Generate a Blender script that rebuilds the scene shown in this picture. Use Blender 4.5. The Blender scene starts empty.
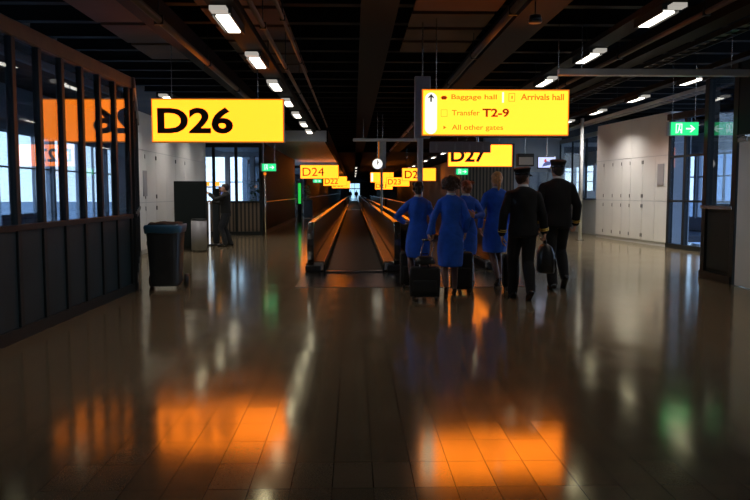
import bpy, bmesh, math, random
from mathutils import Vector, Matrix, noise
random.seed(7)
V = Vector
PI = math.pi
C = bpy.context.scene.collection
SC = bpy.context.scene

# ------------------------------------------------------------------ camera
cam = bpy.data.cameras.new('camera'); cam.sensor_width = 36; cam.lens = 35.52
cam.clip_end = 600
co = bpy.data.objects.new('camera', cam); C.objects.link(co)
co.location = (0, 0, 1.45)
co.rotation_euler = (PI/2 - math.atan(58/740), 0, -math.atan(21/740))
SC.camera = co

# ------------------------------------------------------------------ world, exposure
w = bpy.data.worlds.new('world'); SC.world = w; w.use_nodes = True
nt = w.node_tree; nt.nodes.clear()
out = nt.nodes.new('ShaderNodeOutputWorld'); bg = nt.nodes.new('ShaderNodeBackground')
tc = nt.nodes.new('ShaderNodeTexCoord'); sp = nt.nodes.new('ShaderNodeSeparateXYZ'); rp = nt.nodes.new('ShaderNodeValToRGB')
nt.links.new(tc.outputs['Generated'], sp.inputs[0]); nt.links.new(sp.outputs['Z'], rp.inputs[0])
rp.color_ramp.elements[0].position = 0.0; rp.color_ramp.elements[0].color = (0.74, 0.87, 1.0, 1)
rp.color_ramp.elements[1].position = 0.5; rp.color_ramp.elements[1].color = (0.30, 0.50, 0.85, 1)
nt.links.new(rp.outputs[0], bg.inputs['Color']); bg.inputs['Strength'].default_value = 4.0
nt.links.new(bg.outputs[0], out.inputs['Surface'])
SC.view_settings.view_transform = 'Standard'; SC.view_settings.look = 'None'
SC.view_settings.exposure = 0.0; SC.view_settings.gamma = 1.0; SC.view_settings.use_curve_mapping = False
LIGHT_POWER = 4.0         # radiance of the fluorescent tubes
SIGN = (3.9, 0.84, 0.034)  # radiance of the backlit amber signs

# ------------------------------------------------------------------ materials
def mat(name, col, rough=0.5, metal=0.0, ior=1.5, noise_amt=0.0, nscale=8.0, bump=0.0, bscale=60.0):
    m = bpy.data.materials.new(name); m.use_nodes = True
    n = m.node_tree.nodes; l = m.node_tree.links; b = n['Principled BSDF']
    b.inputs['Base Color'].default_value = (*col, 1); b.inputs['Roughness'].default_value = rough
    b.inputs['Metallic'].default_value = metal; b.inputs['IOR'].default_value = ior
    tcn = n.new('ShaderNodeTexCoord')
    if noise_amt:
        t = n.new('ShaderNodeTexNoise'); t.inputs['Scale'].default_value = nscale; t.inputs['Detail'].default_value = 4
        l.new(tcn.outputs['Object'], t.inputs['Vector'])
        r = n.new('ShaderNodeValToRGB')
        r.color_ramp.elements[0].position = .3; r.color_ramp.elements[1].position = .7
        r.color_ramp.elements[0].color = (*[c*(1-noise_amt) for c in col], 1)
        r.color_ramp.elements[1].color = (*[min(1, c*(1+noise_amt)) for c in col], 1)
        l.new(t.outputs['Fac'], r.inputs[0]); l.new(r.outputs[0], b.inputs['Base Color'])
    if bump:
        t = n.new('ShaderNodeTexNoise'); t.inputs['Scale'].default_value = bscale; t.inputs['Detail'].default_value = 3
        l.new(tcn.outputs['Object'], t.inputs['Vector'])
        bp = n.new('ShaderNodeBump'); bp.inputs['Strength'].default_value = bump; bp.inputs['Distance'].default_value = .01
        l.new(t.outputs['Fac'], bp.inputs['Height']); l.new(bp.outputs[0], b.inputs['Normal'])
    return m

def emit(name, col, strength=1.0):
    m = bpy.data.materials.new(name); m.use_nodes = True
    b = m.node_tree.nodes['Principled BSDF']
    b.inputs['Base Color'].default_value = (.02, .02, .02, 1); b.inputs['Roughness'].default_value = .4
    b.inputs['Emission Color'].default_value = (*col, 1); b.inputs['Emission Strength'].default_value = strength
    return m

def glass_mat(name, tint, ior=1.5, rough=0.01):
    m = bpy.data.materials.new(name); m.use_nodes = True
    n = m.node_tree.nodes; l = m.node_tree.links; n.clear()
    o = n.new('ShaderNodeOutputMaterial'); mx = n.new('ShaderNodeMixShader'); tr = n.new('ShaderNodeBsdfTransparent')
    gl = n.new('ShaderNodeBsdfGlossy'); fr = n.new('ShaderNodeFresnel')
    tr.inputs['Color'].default_value = (*tint, 1); gl.inputs['Roughness'].default_value = rough
    # both faces of a thin pane reflect alike: the rear face gets the inverse index
    g = n.new('ShaderNodeNewGeometry'); mr = n.new('ShaderNodeMapRange')
    mr.inputs['To Min'].default_value = ior; mr.inputs['To Max'].default_value = 1/ior
    l.new(g.outputs['Backfacing'], mr.inputs['Value']); l.new(mr.outputs[0], fr.inputs['IOR'])
    l.new(fr.outputs[0], mx.inputs[0]); l.new(tr.outputs[0], mx.inputs[1]); l.new(gl.outputs[0], mx.inputs[2])
    l.new(mx.outputs[0], o.inputs['Surface'])
    return m

def floor_mat():
    m = bpy.data.materials.new('waxed_floor_tiles'); m.use_nodes = True
    n = m.node_tree.nodes; l = m.node_tree.links; b = n['Principled BSDF']
    tcn = n.new('ShaderNodeTexCoord'); mp = n.new('ShaderNodeMapping')
    mp.inputs['Location'].default_value = (-.093, -.065, 0)
    l.new(tcn.outputs['Object'], mp.inputs['Vector'])
    br = n.new('ShaderNodeTexBrick'); br.offset = 0.0; br.squash = 1.0
    br.inputs['Scale'].default_value = 1.0; br.inputs['Brick Width'].default_value = .2035; br.inputs['Row Height'].default_value = .347
    br.inputs['Mortar Size'].default_value = .0027; br.inputs['Mortar Smooth'].default_value = .05
    l.new(mp.outputs[0], br.inputs['Vector'])
    # one random value per tile
    dv = n.new('ShaderNodeVectorMath'); dv.operation = 'DIVIDE'; dv.inputs[1].default_value = (.2035, .347, 1)
    fl = n.new('ShaderNodeVectorMath'); fl.operation = 'FLOOR'
    wn = n.new('ShaderNodeTexWhiteNoise'); wn.noise_dimensions = '2D'
    l.new(mp.outputs[0], dv.inputs[0]); l.new(dv.outputs[0], fl.inputs[0]); l.new(fl.outputs[0], wn.inputs['Vector'])
    r = n.new('ShaderNodeValToRGB')
    r.color_ramp.elements[0].color = (.185, .140, .088, 1); r.color_ramp.elements[1].color = (.225, .172, .110, 1)
    l.new(wn.outputs['Value'], r.inputs[0])
    sn = n.new('ShaderNodeTexNoise'); sn.inputs['Scale'].default_value = 160; sn.inputs['Detail'].default_value = 2
    l.new(tcn.outputs['Object'], sn.inputs['Vector'])
    m0 = n.new('ShaderNodeMix'); m0.data_type = 'RGBA'; m0.blend_type = 'MULTIPLY'; m0.inputs[0].default_value = .35
    l.new(r.outputs[0], m0.inputs[6]); l.new(sn.outputs['Color'], m0.inputs[7])
    m1 = n.new('ShaderNodeMix'); m1.data_type = 'RGBA'
    l.new(br.outputs['Fac'], m1.inputs[0]); l.new(m0.outputs[2], m1.inputs[6]); m1.inputs[7].default_value = (.012, .010, .008, 1)
    l.new(m1.outputs[2], b.inputs['Base Color'])
    # roughness: wear plus grout
    wr = n.new('ShaderNodeTexNoise'); wr.inputs['Scale'].default_value = 1.7; wr.inputs['Detail'].default_value = 5
    l.new(tcn.outputs['Object'], wr.inputs['Vector'])
    mr = n.new('ShaderNodeMapRange'); mr.inputs['From Min'].default_value = .3; mr.inputs['From Max'].default_value = .7
    mr.inputs['To Min'].default_value = .105; mr.inputs['To Max'].default_value = .14
    l.new(wr.outputs['Fac'], mr.inputs['Value'])
    ad = n.new('ShaderNodeMath'); ad.operation = 'MULTIPLY_ADD'; ad.inputs[1].default_value = .0
    l.new(br.outputs['Fac'], ad.inputs[0]); l.new(mr.outputs[0], ad.inputs[2]); l.new(ad.outputs[0], b.inputs['Roughness'])
    b.inputs['IOR'].default_value = 3.2; b.inputs['Specular Tint'].default_value = (1, .95, .55, 1)
    # every tile lies a little differently, joints are sunk
    geo = n.new('ShaderNodeNewGeometry')
    sb = n.new('ShaderNodeVectorMath'); sb.operation = 'SUBTRACT'; sb.inputs[1].default_value = (.5, .5, .5)
    sc_ = n.new('ShaderNodeVectorMath'); sc_.operation = 'SCALE'; sc_.inputs['Scale'].default_value = .006
    an = n.new('ShaderNodeVectorMath'); an.operation = 'ADD'; nm = n.new('ShaderNodeVectorMath'); nm.operation = 'NORMALIZE'
    l.new(wn.outputs['Color'], sb.inputs[0]); l.new(sb.outputs[0], sc_.inputs[0])
    l.new(sc_.outputs[0], an.inputs[0]); l.new(geo.outputs['Normal'], an.inputs[1]); l.new(an.outputs[0], nm.inputs[0])
    l.new(nm.outputs[0], b.inputs['Normal'])
    sl = n.new('ShaderNodeMapRange'); sl.inputs['To Min'].default_value = .5; sl.inputs['To Max'].default_value = .08
    l.new(br.outputs['Fac'], sl.inputs['Value']); l.new(sl.outputs[0], b.inputs['Specular IOR Level'])
    return m

def slat_mat(name, col, gap, period, axis='Y', rough=.5):
    m = mat(name, col, rough)
    n = m.node_tree.nodes; l = m.node_tree.links; b = n['Principled BSDF']
    tcn = n.new('ShaderNodeTexCoord'); s = n.new('ShaderNodeSeparateXYZ'); l.new(tcn.outputs['Object'], s.inputs[0])
    d = n.new('ShaderNodeMath'); d.operation = 'DIVIDE'; d.inputs[1].default_value = period; l.new(s.outputs[axis], d.inputs[0])
    f = n.new('ShaderNodeMath'); f.operation = 'FRACT'; l.new(d.outputs[0], f.inputs[0])
    g = n.new('ShaderNodeMath'); g.operation = 'LESS_THAN'; g.inputs[1].default_value = gap; l.new(f.outputs[0], g.inputs[0])
    x = n.new('ShaderNodeMix'); x.data_type = 'RGBA'; x.inputs[6].default_value = (*col, 1); x.inputs[7].default_value = (*[c*.12 for c in col], 1)
    l.new(g.outputs[0], x.inputs[0]); l.new(x.outputs[2], b.inputs['Base Color'])
    return m

M = dict(
    floor=floor_mat(),
    ceil=mat('ceiling_boards', (.09, .038, .013), .8, noise_amt=.35, nscale=.8),
    joist=mat('black_steel_joist', (.006, .0055, .005), .75, ior=1.3),
    steel_dark=mat('dark_painted_steel', (.009, .012, .013), .5, ior=1.35, noise_amt=.2),
    dado=mat('dark_dado_panel', (.017, .030, .037), .5, ior=1.3, noise_amt=.15, nscale=3),
    brown=mat('brown_header_rail', (.09, .045, .024), .4, noise_amt=.2),
    duct=mat('brown_pipe', (.10, .055, .03), .45),
    white=mat('white_laminate', (.62, .61, .60), .33, noise_amt=.04, nscale=2),
    whitegrey=mat('pale_grey_paint', (.42, .43, .45), .5, noise_amt=.06, nscale=2),
    grey=mat('grey_paint', (.40, .40, .44), .45, noise_amt=.08),
    dimgrey=mat('dim_grey_panel', (.30, .29, .31), .45),
    steel=mat('brushed_steel', (.50, .48, .46), .26, 1.0, noise_amt=.1, nscale=20),
    plate=mat('metal_floor_plate', (.42, .40, .38), .20, 1.0, bump=.12, bscale=220),
    deck=mat('walkway_deck_metal', (.62, .56, .48), .14, 1.0, noise_amt=.3, nscale=3, bump=.05, bscale=6),
    balu=mat('bronze_balustrade_panel', (.13, .085, .05), .30, .55, noise_amt=.25, nscale=2),
    rubber=mat('black_rubber', (.028, .024, .020), .11, ior=2.0),
    belt=slat_mat('grooved_belt', (.055, .036, .022), .3, .14, 'Y', .42),
    slat=slat_mat('dark_slatted_wall', (.022, .017, .014), .18, .16, 'Y', .65),
    slatx=slat_mat('dark_slatted_screen', (.16, .12, .09), .45, .13, 'X', .35),
    soffit=slat_mat('pale_slatted_ceiling', (.78, .76, .72), .16, .6, 'Y', .45),
    glass=glass_mat('clear_partition_glass', (.70, .77, .84), 1.8),
    glass_out=glass_mat('window_glass', (.93, .96, .98)),
    glass_cool=glass_mat('tinted_cool_glass', (.66, .74, .85)),
    glass_end=glass_mat('tinted_end_glass', (.46, .56, .62)),
    amber=emit('amber_lit_face', SIGN, 1.0),
    amber_hot=emit('amber_lit_face_bright', (SIGN[0]*1.12, SIGN[1]*1.16, SIGN[2]*1.5), 1.0),
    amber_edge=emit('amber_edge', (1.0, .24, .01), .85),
    lit_white=emit('lit_white_face', (1, .97, .9), 1.15),
    tube=emit('fluorescent_tube', (1.0, .93, .80), LIGHT_POWER),
    louvre=emit('lit_louvre', (1.0, .93, .82), .4),
    green=emit('green_lit_face', (.02, .72, .22), 1.35),
    greenwhite=emit('green_sign_white', (.75, 1, .85), 1.5),
    greenstrip=emit('green_light_strip', (.03, .75, .10), .8),
    ink=mat('dark_brown_ink', (.030, .006, .002), .6),
    ink_soft=emit('bloomed_brown_ink', (.75, .27, .01), .72),  # letters glow: bloom of the bright sign face put into their colour
    ink_red=emit('glowing_red_ink', (.42, .05, .004), .6),  # weak letter glow of the same sort, in red
    black=mat('black_plastic', (.012, .012, .013), .35),
    bin=mat('black_bin_plastic', (.022, .024, .026), .38, noise_amt=.15),
    binlid=mat('blue_bin_bag', (.03, .11, .20), .35, bump=.4, bscale=25),
    kiosk=mat('dark_green_cabinet', (.010, .015, .015), .6, ior=1.3),
    screen=emit('screen_blue_white', (.55, .62, .98), 1.35),
    screen_dark=emit('screen_dark_blue', (.10, .14, .40), .7),
    screen_red=emit('screen_red', (.8, .08, .06), .8),
    skin=mat('skin', (.52, .28, .19), .5, noise_amt=.06, nscale=12),
    shaded_hose=mat('shaded_hosiery', (.11, .052, .038), .5),  # dark tone holds the shade that falls on the legs
    blue=mat('royal_blue_wool', (.010, .105, .62), .75, noise_amt=.12, nscale=14, bump=.35, bscale=14),
    navy=mat('navy_black_wool', (.0035, .0035, .0055), .9, noise_amt=.2, nscale=10, bump=.35, bscale=12),
    denim=mat('dark_denim', (.012, .015, .022), .8, noise_amt=.3, nscale=10, bump=.3),
    sweater=mat('black_knit', (.006, .006, .006), .85, bump=.4, bscale=30),
    shirt=mat('white_cotton', (.6, .6, .62), .7),
    scarf=mat('red_scarf', (.35, .05, .05), .6),
    shoe=mat('black_leather', (.012, .011, .011), .25),
    gold=mat('gold_braid', (.75, .50, .10), .3, .8),
    hair_br=mat('brown_hair', (.050, .020, .010), .42, noise_amt=.4, nscale=30, bump=.9, bscale=45),
    hair_au=mat('auburn_hair', (.20, .055, .015), .42, noise_amt=.4, nscale=30, bump=.8, bscale=45),
    hair_bl=mat('blonde_hair', (.62, .27, .075), .42, noise_amt=.35, nscale=30, bump=.8, bscale=45),
    hair_dk=mat('dark_hair', (.016, .011, .009), .42, noise_amt=.4, nscale=30, bump=.6, bscale=45),
    eye=mat('eye', (.5, .48, .45), .15), iris=mat('iris', (.02, .015, .012), .15),
    nylon=mat('black_nylon', (.005, .005, .006), .7, bump=.4, bscale=90),
    leather=mat('black_bag_leather', (.012, .012, .012), .32, bump=.2, bscale=40),
    leaf=mat('plant_leaf', (.04, .13, .04), .4, noise_amt=.4, nscale=6),
    pot=mat('grey_pot', (.12, .12, .12), .5),
    seat=mat('blue_grey_seat', (.05, .07, .12), .5),
    asphalt=mat('apron_concrete', (.30, .31, .32), .9, noise_amt=.15, nscale=.3),
    carpet=mat('grey_lounge_carpet', (.06, .065, .075), .95, noise_amt=.2, nscale=6),
    blind=mat('white_blind', (.70, .74, .80), .7),
    bluepanel=mat('blue_panel', (.02, .06, .42), .4),
)

# ------------------------------------------------------------------ mesh helpers
def obj(name, bm, m, parent=None, smooth=False, loc=None):
    me = bpy.data.meshes.new(name); bmesh.ops.recalc_face_normals(bm, faces=bm.faces[:])
    bm.to_mesh(me); bm.free()
    me.materials.append(M[m] if isinstance(m, str) else m)
    if smooth: me.polygons.foreach_set('use_smooth', [True]*len(me.polygons))
    o = bpy.data.objects.new(name, me); C.objects.link(o)
    if parent: o.parent = parent
    if loc: o.location = loc
    return o
def tag(o, label, cat, group=None, kind=None):
    o['label'] = label; o['category'] = cat
    if group: o['group'] = group
    if kind: o['kind'] = kind
    return o
def thing(name, label, cat, loc=(0, 0, 0), rz=0, group=None):
    o = bpy.data.objects.new(name, None); o.empty_display_size = .2; C.objects.link(o)
    o.location = loc; o.rotation_euler = (0, 0, rz)
    return tag(o, label, cat, group)
def struct(name, bm, m, parent=None):
    o = obj(name, bm, m, parent)
    if not parent: o['kind'] = 'structure'
    return o
def sroot(name, loc, rz=0):
    o = bpy.data.objects.new(name, None); C.objects.link(o); o.location = loc; o.rotation_euler = (0, 0, rz)
    o['kind'] = 'structure'; return o
def dup(root, loc, label=None, rz=None):
    def cp(o, par):
        c = o.copy(); C.objects.link(c)
        if par: c.parent = par
        for ch in o.children: cp(ch, c)
        return c
    r = cp(root, None); r.location = loc
    if rz is not None: r.rotation_euler = (0, 0, rz)
    if label: r['label'] = label
    return r
def box(bm, x0, x1, y0, y1, z0, z1, bev=0.0, seg=1):
    r = bmesh.ops.create_cube(bm, size=1.0)
    vs = r['verts']
    for v in vs:
        v.co = V(((x0+x1)/2 + v.co.x*(x1-x0), (y0+y1)/2 + v.co.y*(y1-y0), (z0+z1)/2 + v.co.z*(z1-z0)))
    if bev:
        es = list({e for v in vs for e in v.link_edges})
        bmesh.ops.bevel(bm, geom=es, offset=bev, segments=seg, profile=.5, affect='EDGES')
    return bm
def B(*a, **k): return box(bmesh.new(), *a, **k)
def frame_to(d):
    d = V(d).normalized(); q = V((0, 0, 1)).rotation_difference(d); return q.to_matrix().to_4x4()
def cyl(bm, p, q, r0, r1=None, seg=16):
    p = V(p); q = V(q); r1 = r0 if r1 is None else r1
    L = (q-p).length
    bmesh.ops.create_cone(bm, cap_ends=True, cap_tris=False, segments=seg, radius1=r0, radius2=r1, depth=L,
                          matrix=Matrix.Translation((p+q)/2) @ frame_to(q-p))
    return bm
def sph(bm, c, r, seg=12, rot=None):
    r = (r, r, r) if not hasattr(r, '__len__') else r
    m = Matrix.Translation(V(c)) @ (rot if rot is not None else Matrix.Identity(4)) @ Matrix.Diagonal((*r, 1))
    nr = max(6, seg*3//4); rows = []
    top = bm.verts.new(m @ V((0, 0, 1))); bot = bm.verts.new(m @ V((0, 0, -1)))
    for i in range(1, nr):
        f = PI*i/nr; rows.append([bm.verts.new(m @ V((math.sin(f)*math.cos(2*PI*k/seg), math.sin(f)*math.sin(2*PI*k/seg), math.cos(f)))) for k in range(seg)])
    for k in range(seg):
        k2 = (k+1) % seg; bm.faces.new((top, rows[0][k], rows[0][k2])); bm.faces.new((bot, rows[-1][k2], rows[-1][k]))
        for p, q in zip(rows, rows[1:]): bm.faces.new((p[k], q[k], q[k2], p[k2]))
    return bm
def caps(bm, pts, rs, seg=12):
    for i in range(len(pts)-1):
        cyl(bm, pts[i], pts[i+1], rs[i], rs[i+1], seg)
    for p, r in zip(pts, rs): sph(bm, p, r, seg)
    return bm
def tube(bm, pts, r, seg=10):
    pts = [V(p) for p in pts]; rings = []
    for i, p in enumerate(pts):
        d = (pts[min(i+1, len(pts)-1)] - pts[max(i-1, 0)]).normalized(); m = frame_to(d)
        rings.append([bm.verts.new(p + m @ V((r*math.cos(2*PI*k/seg), r*math.sin(2*PI*k/seg), 0))) for k in range(seg)])
    for a, b in zip(rings, rings[1:]):
        for k in range(seg):
            try: bm.faces.new((a[k], a[(k+1) % seg], b[(k+1) % seg], b[k]))
            except ValueError: pass
    bm.faces.new(rings[0]); bm.faces.new(rings[-1]); return bm
def loft(bm, rings, seg=24, e=1.0):
    """rings: (cx, cy, z, rx, ry)"""
    R = []
    for cx, cy, z, rx, ry in rings:
        row = []
        for k in range(seg):
            a = 2*PI*k/seg; ca, sa = math.cos(a), math.sin(a)
            row.append(bm.verts.new((cx+rx*math.copysign(abs(ca)**e, ca), cy+ry*math.copysign(abs(sa)**e, sa), z)))
        R.append(row)
    for a, b in zip(R, R[1:]):
        for k in range(seg): bm.faces.new((a[k], a[(k+1) % seg], b[(k+1) % seg], b[k]))
    bm.faces.new(R[0]); bm.faces.new(R[-1]); return bm
def frange(a, b, d):
    r = []
    while a < b: r.append(a); a += d
    return r
def rods(t, pts, ztop, r=.008, m='steel', name='hanger_rod'):
    for p in pts: obj(name, cyl(bmesh.new(), p, (p[0], p[1], ztop), r, seg=8), m, t)
def prism(bm, pts, y0, y1):
    """polygon in XZ extruded along Y"""
    a = [bm.verts.new((x, y0, z)) for x, z in pts]; b = [bm.verts.new((x, y1, z)) for x, z in pts]
    bm.faces.new(a); bm.faces.new(b[::-1]); n = len(pts)
    for i in range(n): bm.faces.new((a[i], b[i], b[(i+1) % n], a[(i+1) % n]))
    return bm
TMP = bpy.data.scenes.new('tmp')
def baked(t):
    TMP.collection.objects.link(t); vl = TMP.view_layers[0]; vl.update(); dg = vl.depsgraph
    me = bpy.data.meshes.new_from_object(t.evaluated_get(dg)); bpy.data.objects.remove(t); return me
def solid(name, bm, m, parent, vox=.008, sm=2, wr=0.0, ws=9.0):
    """fuse overlapping closed shapes into one continuous skin"""
    me = bpy.data.meshes.new(name); bm.to_mesh(me); bm.free()
    t = bpy.data.objects.new('t', me)
    r = t.modifiers.new('r', 'REMESH'); r.mode = 'VOXEL'; r.voxel_size = vox; r.use_smooth_shade = True
    s = t.modifiers.new('s', 'SMOOTH'); s.factor = .5; s.iterations = sm
    m2 = baked(t); bpy.data.meshes.remove(me)
    if wr:
        nv = len(m2.vertices); cs = [0.0]*(3*nv); ns = [0.0]*(3*nv)
        m2.vertices.foreach_get('co', cs); m2.vertices.foreach_get('normal', ns)
        for i in range(0, 3*nv, 3):
            a = wr*noise.noise((cs[i]*ws, cs[i+1]*ws, cs[i+2]*ws*.55))
            cs[i] += ns[i]*a; cs[i+1] += ns[i+1]*a; cs[i+2] += ns[i+2]*a
        m2.vertices.foreach_set('co', cs); m2.update()
    m2.name = name; m2.materials.clear(); m2.materials.append(M[m])
    m2.polygons.foreach_set('use_smooth', [True]*len(m2.polygons))
    o = bpy.data.objects.new(name, m2); C.objects.link(o); o.parent = parent
    return o
def text(s, x0, x1, z0, z1, y, m, parent, name='lettering', bold=0.0, mirror=False):
    """letters standing in the XZ plane, facing -Y, fitted to a box"""
    cu = bpy.data.curves.new('t', 'FONT'); cu.body = s; cu.extrude = .004; cu.offset = bold; cu.resolution_u = 4
    t = bpy.data.objects.new('t', cu); me = baked(t)
    xs = [v.co.x for v in me.vertices]; ys = [v.co.y for v in me.vertices]
    a, b, c, d = min(xs), max(xs), min(ys), max(ys)
    for v in me.vertices:
        v.co = V((x0+(v.co.x-a)/(b-a)*(x1-x0), y - v.co.z, z0+(v.co.y-c)/(d-c)*(z1-z0)))
    me.materials.clear(); me.materials.append(M[m]); me.name = name
    o = bpy.data.objects.new(name, me); C.objects.link(o); o.parent = parent
    return o

# ================================================================== SETTING
struct('floor', B(-4.9, 9.6, -4, 175, -.2, 0), 'floor')
struct('trim_1', B(-9.7, -4.92, -4, 31.5, -.2, -.004), 'carpet')
struct('trim_2', B(9.62, 13, 24, 175, -.2, -.004), 'carpet')
tag(obj('apron_ground', B(-220, 220, -150, 420, -4.2, -4.0), 'asphalt'), 'pale grey concrete airport apron outside the windows', 'ground')
# ceiling: boards with black joists across
bm = bmesh.new(); box(bm, -9.8, 13, -4, 31.5, 4.4, 4.6); box(bm, -5.6, 13, 31.5, 175, 4.4, 4.6); struct('ceiling', bm, 'ceil')
joist = None
for i in range(40):
    y = .4 + i*1.15
    if y > 46: break
    if joist is None:
        bm = bmesh.new(); box(bm, -5.5, 13, -.04, .04, 4.1, 4.4); box(bm, -5.5, 13, -.09, .09, 4.09, 4.11)
        joist = obj('trim_3', bm, 'joist'); joist['kind'] = 'structure'; joist.location = (0, y, 0)
    else:
        j = joist.copy(); C.objects.link(j); j.location = (0, y, 0); j.name = 'trim_%d' % (i+3)
for k, (x0, x1, y0, y1, n) in enumerate(((-3.9, -2.95, 10.2, 14.9, 3), (-2.15, -1.0, 7.2, 16.5, 8), (.85, 2.05, 9.9, 14.0, 4))):
    p = (y1-y0)/n; bm = bmesh.new()
    for i in range(n): box(bm, x0, x1, y0+i*p, y0+(i+1)*p-.18, 4.02, 4.06)
    struct('trim_%d' % (50+k), bm, 'ceil')
def S(name, *a, m='joist'):
    o = struct(name, B(*a), m); return o
# long steel beams running down the pier under the joists
for k, (x, w_, z0, z1) in enumerate([(-2.75, .22, 3.75, 4.09), (.35, .5, 3.9, 4.09), (5.0, .3, 3.75, 4.09), (2.45, .5, 3.8, 4.09)]):
    S('trim_%d' % (60+k), x-w_/2, x+w_/2, 0, 150, z0, z1)
S('trim_70', -5.5, 13, 46, 175, 3.9, 4.4)
# lowered pale slatted ceiling on the left from 24.5 m on
struct('trim_71', B(-5.45, -.95, 24.6, 150, 3.12, 3.3), 'soffit')
struct('trim_72', B(-5.45, -.9, 24.45, 24.6, 3.1, 3.45), 'whitegrey')
struct('trim_73', B(-.95, -.85, 24.6, 150, 3.08, 3.5), 'joist')

# outer walls with windows -------------------------------------------------
def outer_wall(side, x, y0, y1, n, z_head):
    t = .25; s = 1 if x > 0 else -1
    bm = bmesh.new(); box(bm, min(x, x+s*t), max(x, x+s*t), y0, y1, -.2, .45); box(bm, min(x, x+s*t), max(x, x+s*t), y0, y1, z_head, 4.6)
    p = (y1-y0)/n
    for i in range(n+1): box(bm, min(x, x+s*t), max(x, x+s*t), y0+i*p-.09, y0+i*p+.09, .45, z_head)
    struct('wall_'+side, bm, 'whitegrey')
    for i in range(n):
        a = y0+i*p+.09; b = y0+(i+1)*p-.09
        r = sroot('window_%d' % (len([o for o in bpy.data.objects if o.name.startswith('window_') and o.parent is None])+1), (x+s*.12, (a+b)/2, .45))
        h = z_head-.45; L = (b-a)/2
        bm = bmesh.new()
        for u0, u1, v0, v1 in ((-L, L, 0, .05), (-L, L, h-.05, h), (-L, -L+.05, .05, h-.05), (L-.05, L, .05, h-.05), (-.025, .025, .05, h-.05), (-L, L, h*.62, h*.62+.05)):
            box(bm, -.04, .04, u0, u1, v0, v1)
        obj('window_frame', bm, 'whitegrey', r)
        obj('window_pane', B(-.006, .006, -L+.03, L-.03, .03, h-.03), 'glass_out', r)
outer_wall('left', -9.5, -4, 31.5, 14, 3.15)
outer_wall('recess', -5.5, 38.6, 56, 8, 3.0)
outer_wall('right', 13, 24, 56, 8, 2.95)
struct('wall_far_left', B(-5.7, -5.5, 56, 175, -.2, 4.6), 'dimgrey')
struct('wall_far_right', B(13, 13.2, 56, 175, -.2, 4.6), 'dimgrey')
struct('wall_behind', B(-9.8, 13, -4.2, -4, -.2, 4.6), 'dimgrey')
bm = bmesh.new(); box(bm, -5.6, -1.1, 170, 170.3, -.2, 4.6); box(bm, 1.4, 13, 170, 170.3, -.2, 4.6); box(bm, -1.1, 1.4, 170, 170.3, 3.4, 4.6)
struct('wall_end', bm, 'whitegrey')
r = sroot('window_90', (.15, 170.1, 0)); bm = bmesh.new()
for u in (-1.22, 0, 1.22): box(bm, u-.04, u+.04, -.05, .05, 0, 3.4)
box(bm, -1.25, 1.25, -.05, .05, 2.1, 2.3); obj('window_frame', bm, 'steel_dark', r)
obj('window_pane', B(-1.25, 1.25, -.01, .01, 0, 3.4), 'glass_end', r)

def facing_windows(name, n0, x0, x1, y, z0, z1, n):
    bm = bmesh.new(); p = (x1-x0)/n
    box(bm, x0, x1, y, y+.2, -.2, z0); box(bm, x0, x1, y, y+.2, z1, 4.4)
    for i in range(n+1): box(bm, max(x0, x0+i*p-.07), min(x1, x0+i*p+.07), y, y+.2, z0, z1)
    struct(name, bm, 'white')
    for i in range(n):
        r = sroot('window_%d' % (n0+i), (x0+(i+.5)*p, y+.1, z0)); L = p/2-.07; h = z1-z0; bm = bmesh.new()
        for a in ((-L, L, 0, .04), (-L, L, h-.04, h), (-L, -L+.04, .04, h-.04), (L-.04, L, .04, h-.04), (-L, L, h*.55, h*.55+.04)): box(bm, a[0], a[1], -.04, .04, a[2], a[3])
        obj('window_frame', bm, 'whitegrey', r); obj('window_pane', B(-L+.02, L-.02, -.006, .006, .02, h-.02), 'glass_out', r)
facing_windows('wall_lounge_back', 70, -9.5, -3.2, 31.3, .5, 2.95, 6)
facing_windows('wall_right_back', 85, 8.35, 13, 33.0, .9, 3.5, 5)
# partitions ----------------------------------------------------------------
def partition(name, p0, p1, edges, z_sill, z_top, glass='glass', dado='dado', rails=(), mull=.045, depth=.06, header='brown', first=True, hh=.16, sillm='steel_dark'):
    p0 = V(p0); p1 = V(p1); d = p1-p0; L = d.length; rz = math.atan2(d.y, d.x)
    r = sroot(name, (p0.x, p0.y, 0), rz)
    for e in edges: obj('mullion', B(e-mull, e+mull, -depth, depth, 0, z_top-hh, bev=.004), 'steel_dark', r)
    obj('header_rail', B(-mull, L+mull, -depth*1.5, depth*1.5, z_top-hh, z_top, bev=.01), header, r)
    if z_sill > .3:
        obj('sill_rail', B(0, L, -depth*1.35, depth*1.35, z_sill-.03, z_sill+.03, bev=.006), sillm, r)
    for z in rails: obj('rail', B(0, L, -depth*.9, depth*.9, z-.025, z+.025), 'steel_dark', r)
    obj('kickboard', B(0, L, -depth*1.2, depth*1.2, 0, .12), 'steel_dark', r)
    for a, b in zip(edges, edges[1:]):
        obj('glass_pane', B(a+mull, b-mull, -.006, .006, (z_sill+.03) if z_sill > .3 else .12, z_top-hh), glass, r)
        if z_sill > .3:
            pt = min(.03, depth*.3); bm = bmesh.new(); box(bm, a+mull, b-mull, -pt, pt, .12, z_sill-.03)
            if depth > .05: box(bm, a+mull+.05, b-mull-.05, -.037, .037, .18, z_sill-.09, bev=.004)
            obj('dado_panel', bm, dado, r)
    return r
# left partition: bays of .58 m, from behind the camera to 10.85 m
Lp0, Lp1 = V((-3.25-.016*12.87, -2.0)), V((-3.25, 10.87))
LL = (Lp1-Lp0).length
ed = [LL-.04-.582*i for i in range(22)][::-1]
pl = partition('wall_lounge_left', Lp0, Lp1, ed, 1.10, 3.10, mull=.038, depth=.036)
obj('blind_cassette', B(0, LL, .10, .17, 2.80, 2.88), 'whitegrey', pl)
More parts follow.
